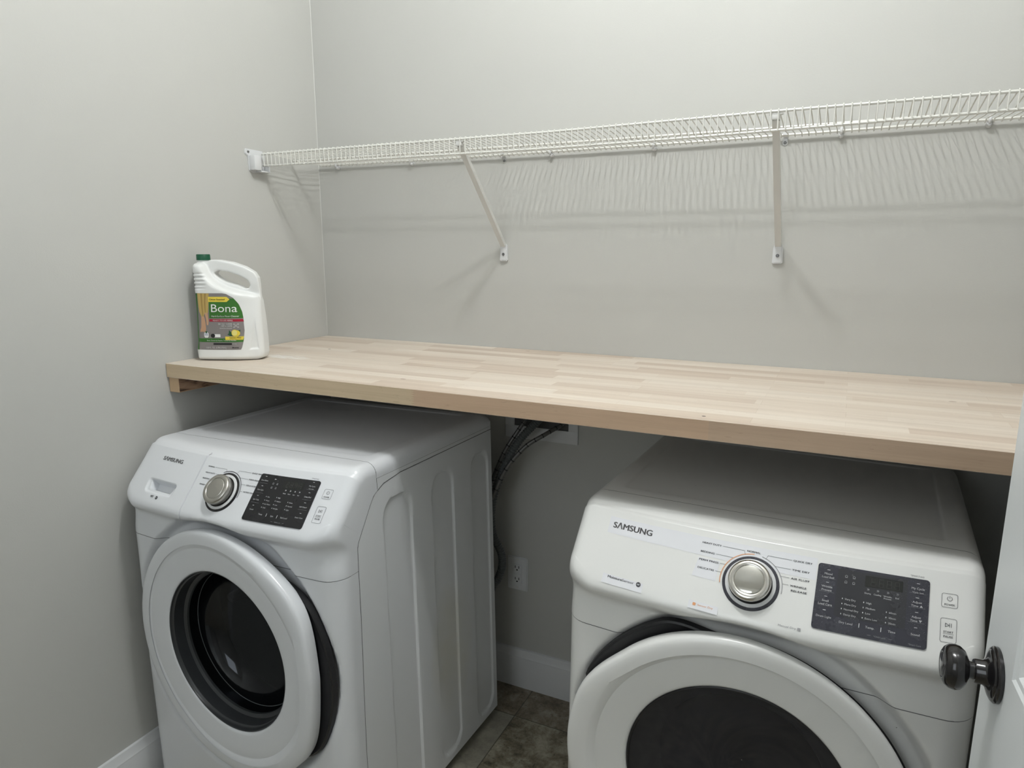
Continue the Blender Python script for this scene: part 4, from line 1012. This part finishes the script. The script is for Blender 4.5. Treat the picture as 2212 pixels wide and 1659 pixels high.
def jug_mesh():
    # inflate the outline: half thickness grows from the rim
    st = 0.0024; x0, z0 = -0.100, -0.004; nx, nz = 84, 120
    val = {}
    # field f(u,v,z)>0 inside; marching via voxel boolean is heavy, so build an extrusion and remesh
    me = bpy.data.meshes.new('jug'); bm = bmesh.new()
    loops = [[Vector((x, z, 0)) for x, z in BO], [Vector((x, z, 0)) for x, z in HO]]
    tri = tessellate_polygon(loops); pts = [v for L_ in loops for v in L_]
    body = [p_ for p_ in BO]
    def slab_(lo, tk):
        P = [v for L_ in lo for v in L_]; tr = tessellate_polygon(lo)
        f_ = [bm.verts.new((p_.x, -tk, p_.y)) for p_ in P]; k_ = [bm.verts.new((p_.x, tk, p_.y)) for p_ in P]
        for a, b_, c in tr: bm.faces.new((f_[a], f_[b_], f_[c])); bm.faces.new((k_[c], k_[b_], k_[a]))
        i = 0
        for L_ in lo:
            n_ = len(L_)
            for q in range(n_): bm.faces.new((f_[i+q], f_[i+(q+1) % n_], k_[i+(q+1) % n_], k_[i+q]))
            i += n_
    slab_(loops, 0.017)                                   # handle thickness everywhere
    main = [(-0.086, 0.006), (-0.080, 0.000), (0.075, 0.000), (0.090, 0.006), (0.094, 0.020), (0.092, 0.060), (0.0885, 0.105), (0.0860, 0.135), (0.0830, 0.165), (0.0780, 0.178), (0.062, 0.184), (0.032, 0.192), (0.000, 0.201), (-0.025, 0.213), (-0.043, 0.228), (-0.054, 0.245), (-0.060, 0.262), (-0.070, 0.268), (-0.086, 0.268), (-0.093, 0.260), (-0.093, 0.240), (-0.0895, 0.196), (-0.088, 0.185), (-0.086, 0.150), (-0.085, 0.100), (-0.085, 0.050), (-0.089, 0.030)]
    # stacked slices make a rounded body
    for tk, ins in [(0.026+0.024*math.sin(math.radians(90*q/9)), 0.016*(1-math.cos(math.radians(90*q/9)))) for q in range(10)]:
        cx_, cz_ = -0.005, 0.12
        P = []
        nP = len(main)
        for i, (x, z) in enumerate(main):
            (xa, za), (xb, zb) = main[i-1], main[(i+1) % nP]; tx_, tz_ = xb-xa, zb-za; L2 = math.hypot(tx_, tz_); nx_, nz_ = -tz_/L2, tx_/L2
            P.append(Vector((x+nx_*ins, z+nz_*ins*0.8, 0)))
        slab_([P], tk)
    bmesh.ops.recalc_face_normals(bm, faces=bm.faces); bm.to_mesh(me); bm.free()
    o = bpy.data.objects.new('j', me); COL.objects.link(o)
    r = o.modifiers.new('r', 'REMESH'); r.mode = 'VOXEL'; r.voxel_size = 0.0019; r.use_smooth_shade = True
    s = o.modifiers.new('s', 'SMOOTH'); s.factor = 0.5; s.iterations = 16
    dg = bpy.context.evaluated_depsgraph_get(); dg.update(); m2 = bpy.data.meshes.new_from_object(o.evaluated_get(dg)); bpy.data.objects.remove(o)
    zmin = min(v.co.z for v in m2.vertices)
    # taper the handle side in plan and seat on the counter
    for v in m2.vertices:
        t = smooth01((v.co.x-0.01)/0.09); v.co.y *= 1-0.42*t; v.co.y *= 1-0.40*t*smooth01((v.co.z-0.09)/0.09)*(1-smooth01((v.co.z-0.185)/0.03))
        lo_ = max(0.0, (-0.02-v.co.x)/0.07); v.co.y *= 1-0.16*lo_*lo_
        v.co.z -= zmin
        rb = smooth01((-0.045-v.co.x)/0.02)*smooth01((v.co.z-0.196)/0.006)*(1-smooth01((v.co.z-0.238)/0.006))
        if v.co.y < 0.01 or True:
            wv = 0.5+0.5*math.cos(2*math.pi*(v.co.z-0.198)/0.0105)
            v.co.y *= 1-0.075*rb*wv; v.co.x += 0.0022*rb*wv*(1 if v.co.x < -0.07 else 0)
        if v.co.y < 0 and 0.05 < v.co.x:
            tr_ = [(0.074, 0.128), (0.058, 0.030), (0.085, 0.030)]
            if inside(tr_, v.co.x, v.co.z): v.co.y += 0.0035*smooth01(dist(tr_, v.co.x, v.co.z)/0.006)
        v.co.x += 0.045*v.co.z; v.co.z *= 0.978
    m2.name = 'jug_body'
    return m2
jm = jug_mesh(); jb = link('jug_body', jm, JG, M_JUG, True)
cap = B().lathe([(0, 0.290), (0.0165, 0.290), (0.0175, 0.2885), (0.0178, 0.2745), (0.0, 0.2745)], 40, Matrix.Translation((-0.0625, 0, -0.0055))).build('cap', M_CAP, JG)
B().lathe([(0.0150, 0.2755), (0.0150, 0.2680), (0, 0.2680)], 30, Matrix.Translation((-0.0625, 0, -0.0055))).build('neck', M_JUG, JG)
# label wraps the front: (u,z) -> body surface
from mathutils.bvhtree import BVHTree
bv = BVHTree.FromPolygons([v.co for v in jm.vertices], [tuple(p_.vertices) for p_ in jm.polygons])
def lab(off):
    def f_(x, z):
        x += 0.045*z; z *= 0.978; h = bv.ray_cast(Vector((x, -0.2, z)), Vector((0, 1, 0)))
        y = h[0].y if h[0] else -0.03
        return Vector((x, y-off, z))
    return f_
def lpoly(name, poly, off, M, sub=26, holes=()):
    D = newD(); xs_ = [p_[0] for p_ in poly]; zs2 = [p_[1] for p_ in poly]; x0, x1 = min(xs_), max(xs_)
    def span(X):
        q = []
        for (xa, ya), (xb, yb) in zip(poly, poly[1:]+poly[:1]):
            if (xa <= X <= xb or xb <= X <= xa) and abs(xa-xb) > 1e-9: q.append(ya+(yb-ya)*(X-xa)/(xb-xa))
        return (min(q), max(q)) if q else (0, 0)
    n1 = max(16, int((x1-x0)/0.0025)); n2 = max(1, int((max(zs2)-min(zs2))/0.006))
    V = []; F = []; fn = lab(off)
    for i in range(n1+1):
        X = x0+(x1-x0)*(1e-4+(1-2e-4)*i/n1); a, b_ = span(X)
        for j in range(n2+1): V.append(fn(X, a+(b_-a)*j/n2))
    for i in range(n1):
        for j in range(n2): F.append((i*(n2+1)+j, (i+1)*(n2+1)+j, (i+1)*(n2+1)+j+1, i*(n2+1)+j+1))
    return mesh(name, V, F, M, LB, True) if LB else mesh(name, V, F, M, JG, True)
LB = None
def dm(n_, c, r=0.45): return mat(n_, c, r)
G1 = dm('label_green', (0.035, 0.155, 0.018)); G2 = dm('label_grey_photo', (0.23, 0.21, 0.205)); YL = dm('label_yellow', (0.80, 0.63, 0.07)); RD = dm('label_red', (0.36, 0.008, 0.03)); KH = dm('label_trousers', (0.52, 0.37, 0.12)); SK = dm('label_skin', (0.56, 0.33, 0.20)); BK = dm('label_black', (0.012, 0.012, 0.012)); WT = dm('label_white', (0.85, 0.85, 0.84)); LM = dm('label_lemon', (0.80, 0.62, 0.06)); LM2 = dm('label_lemon_flesh', (0.75, 0.68, 0.22)); LF = dm('label_leaf', (0.015, 0.085, 0.03)); BLU = dm('label_blue', (0.04, 0.10, 0.40))
LX0, LX1 = -0.0825, 0.046; LZ0, LZ1 = 0.0315, 0.1870
def arcpts(x, z0, z1): return []
right_edge = [(0.040, LZ0), (0.043, 0.040), (0.0475, 0.060), (0.0495, 0.085), (0.0485, 0.110), (0.0445, 0.135), (0.036, 0.158), (0.023, 0.175), (0.006, 0.185), (-0.006, LZ1)]
def redge(z):
    for (xa, za), (xb, zb) in zip(right_edge, right_edge[1:]):
        if za <= z <= zb: return xa+(xb-xa)*(z-za)/(zb-za)
    return 0.04
full = [(LX0, LZ0)]+right_edge+[(LX0, LZ1)]
LB = lpoly('label', full, 0.0004, G2); LB['label'] = 'printed front label of the jug'
def band(z0, z1, x0, name, M, off=0.0007, xr=None):
    P = [(x0, z0)]+[((xr if xr is not None else redge(z0+(z1-z0)*k/5)), z0+(z1-z0)*k/5) for k in range(6)]+[(x0, z1)]
    return lpoly(name, P, off, M)
band(LZ0, LZ1-0.001, LX0, 'edge_strip', G1, 0.0007, LX0+0.0075)
band(0.1190, 0.1730, -0.0420, 'green_field', G1); band(0.1095, 0.1165, -0.0420, 'red_stripe', RD); band(0.0530, 0.0632, LX0+0.005, 'green_stripe', G1)
lpoly('yellow_tag', [(-0.0435, 0.1635), (0.0070, 0.1635), (0.0150, 0.1705), (0.0070, 0.1775), (-0.0435, 0.1775)], 0.0010, YL)
lpoly('trousers', [(-0.0745, 0.1865), (-0.0715, 0.140), (-0.0640, 0.1220), (-0.0560, 0.1230), (-0.0555, 0.1330), (-0.0445, 0.1330), (-0.0410, 0.1865)], 0.0009, KH)
KS = dm('label_trouser_shade', (0.36, 0.235, 0.07))
def circ(cx, cz, rx, rz, n_=18): return [(cx+rx*math.cos(2*math.pi*(k+0.37)/n_), cz+rz*math.sin(2*math.pi*(k+0.37)/n_)) for k in range(n_)]
lpoly('trouser_fold', [(-0.0650, 0.1860), (-0.0635, 0.150), (-0.0610, 0.1240), (-0.0590, 0.1240), (-0.0595, 0.150), (-0.0600, 0.1860)], 0.0012, KS)
lpoly('trouser_fold', [(-0.0535, 0.1860), (-0.0550, 0.160), (-0.0535, 0.1345), (-0.0515, 0.1345), (-0.0520, 0.160), (-0.0490, 0.1860)], 0.0012, KS)
for k in range(5): lpoly('toe', circ(-0.0676+0.0034*k, 0.0836-0.0007*abs(k-1.5), 0.0016, 0.0026, 12), 0.0012, SK)
lpoly('bare_leg', [(-0.0655, 0.1235), (-0.0640, 0.105), (-0.0665, 0.092), (-0.0690, 0.0860), (-0.0690, 0.0840), (-0.0530, 0.0840), (-0.0520, 0.090), (-0.0530, 0.105), (-0.0560, 0.1235)], 0.0009, SK)
lpoly('bare_leg', [(-0.0550, 0.1335), (-0.0510, 0.115), (-0.0500, 0.1000), (-0.0455, 0.0995), (-0.0440, 0.110), (-0.0460, 0.1335)], 0.0009, SK)
band(0.0590, 0.0685, 0.0, 'flavour_flash', YL, 0.0010)
def circ(cx, cz, rx, rz, n_=18): return [(cx+rx*math.cos(2*math.pi*k/n_), cz+rz*math.sin(2*math.pi*k/n_)) for k in range(n_)]
lpoly('mint_leaf', [(0.006, 0.0745), (0.014, 0.0700), (0.022, 0.0710), (0.026, 0.0770), (0.022, 0.0850), (0.0165, 0.0800), (0.011, 0.0870), (0.0125, 0.0780)], 0.0010, LF); lpoly('mint_leaf', [(0.029, 0.0840), (0.040, 0.0870), (0.038, 0.0790), (0.031, 0.0760)], 0.0010, LF)
lpoly('lemon', circ(0.030, 0.0775, 0.0090, 0.0085), 0.0013, LM); lpoly('lemon_slice', circ(0.0255, 0.0785, 0.0082, 0.0092), 0.0016, LM); lpoly('lemon_slice', circ(0.0255, 0.0785, 0.0066, 0.0076), 0.0018, LM2)
lpoly('seal_badge', [(-0.0585, 0.0690), (-0.0560, 0.0650), (-0.0480, 0.0650), (-0.0455, 0.0690), (-0.0455, 0.0770), (-0.0490, 0.0810), (-0.0550, 0.0810), (-0.0585, 0.0770)], 0.0010, WT)
lpoly('seal_badge_dot', circ(-0.0520, 0.0805, 0.0028, 0.0030), 0.0014, LF); lpoly('recycling_badge', rr(-0.0330, 0.0665, -0.0130, 0.0750, 0.0005), 0.0010, WT); lpoly('recycling_mark', circ(-0.0335, 0.0708, 0.0060, 0.0055), 0.0013, BK)
lpoly('black_strip', rr(-0.0330, 0.0455, 0.0180, 0.0505, 0.0003), 0.0010, BK)
def ltext(name, items, M, off=0.0014):
    D = newD()
    for t, x, z, h, w, bo in items: dec_text(D, t, x, z, h, 'LEFT', width=w, bold=bo)
    dec_build(name, D, lab(off), M, LB)
ltext('white_lettering', [('Bona', -0.0385, 0.1360, 0.0225, 0.0690, 0.0), ('Hard-Surface Floor Cleaner', -0.0360, 0.1225, 0.0044, 0.0730, 0.02), ('READY-TO-USE REFILL', -0.0325, 0.1112, 0.0038, 0.0540, 0.02),
      ('QUICKLY CLEANS', -0.0180, 0.1015, 0.0038, 0.0370, 0.02), ('DIRT & GRIME', -0.0110, 0.0960, 0.0038, 0.0300, 0.02), ('Streak-Free | Dries Fast', -0.0140, 0.0905, 0.0023, 0.0330, 0.0),
      ('Bona. Chosen by Experts. Trusted by Families.', -0.0510, 0.0562, 0.0033, 0.0800, 0.015), ('128 FL. OZ. (3.78 LITERS)', -0.0540, 0.0355, 0.0046, 0.0550, 0.01), ('DANGER', 0.0235-0.006, 0.0465, 0.0022, 0.012, 0.01)], WT)
ltext('black_lettering', [('Citrus Scented', -0.0405, 0.1685, 0.0042, 0.0420, 0.02), ('Bona', 0.0180, 0.0360, 0.0042, 0.0160, 0.03), ('Lemon Mint', 0.0120, 0.0640, 0.0036, 0.0290, 0.02), ('Infused with Essential Oils', 0.0120, 0.0607, 0.0017, 0.0290, 0.0)], BK, 0.0019)
D = newD()
for cx, cz in ((0.0290, 0.0985), (0.0245, 0.1025), (0.0345, 0.1025), (0.0245, 0.0945), (0.0345, 0.0945)): dec_arc(D, cx, cz, 0.0017, 0.0005, 0, 360, 12)
for a in (45, 135, 225, 315): dec_line(D, [(0.0290+0.0022*math.cos(math.radians(a)), 0.0985+0.0022*math.sin(math.radians(a))), (0.0290+0.0042*math.cos(math.radians(a)), 0.0985+0.0035*math.sin(math.radians(a)))], 0.0006)
dec_build('sparkle_icon', D, lab(0.0014), WT, LB)
ltext('seal_lettering', [('SAFER', -0.0570, 0.0745, 0.0024, 0.0095, 0.02), ('CHOICE', -0.0572, 0.0712, 0.0022, 0.0100, 0.02)], BLU, 0.0015)
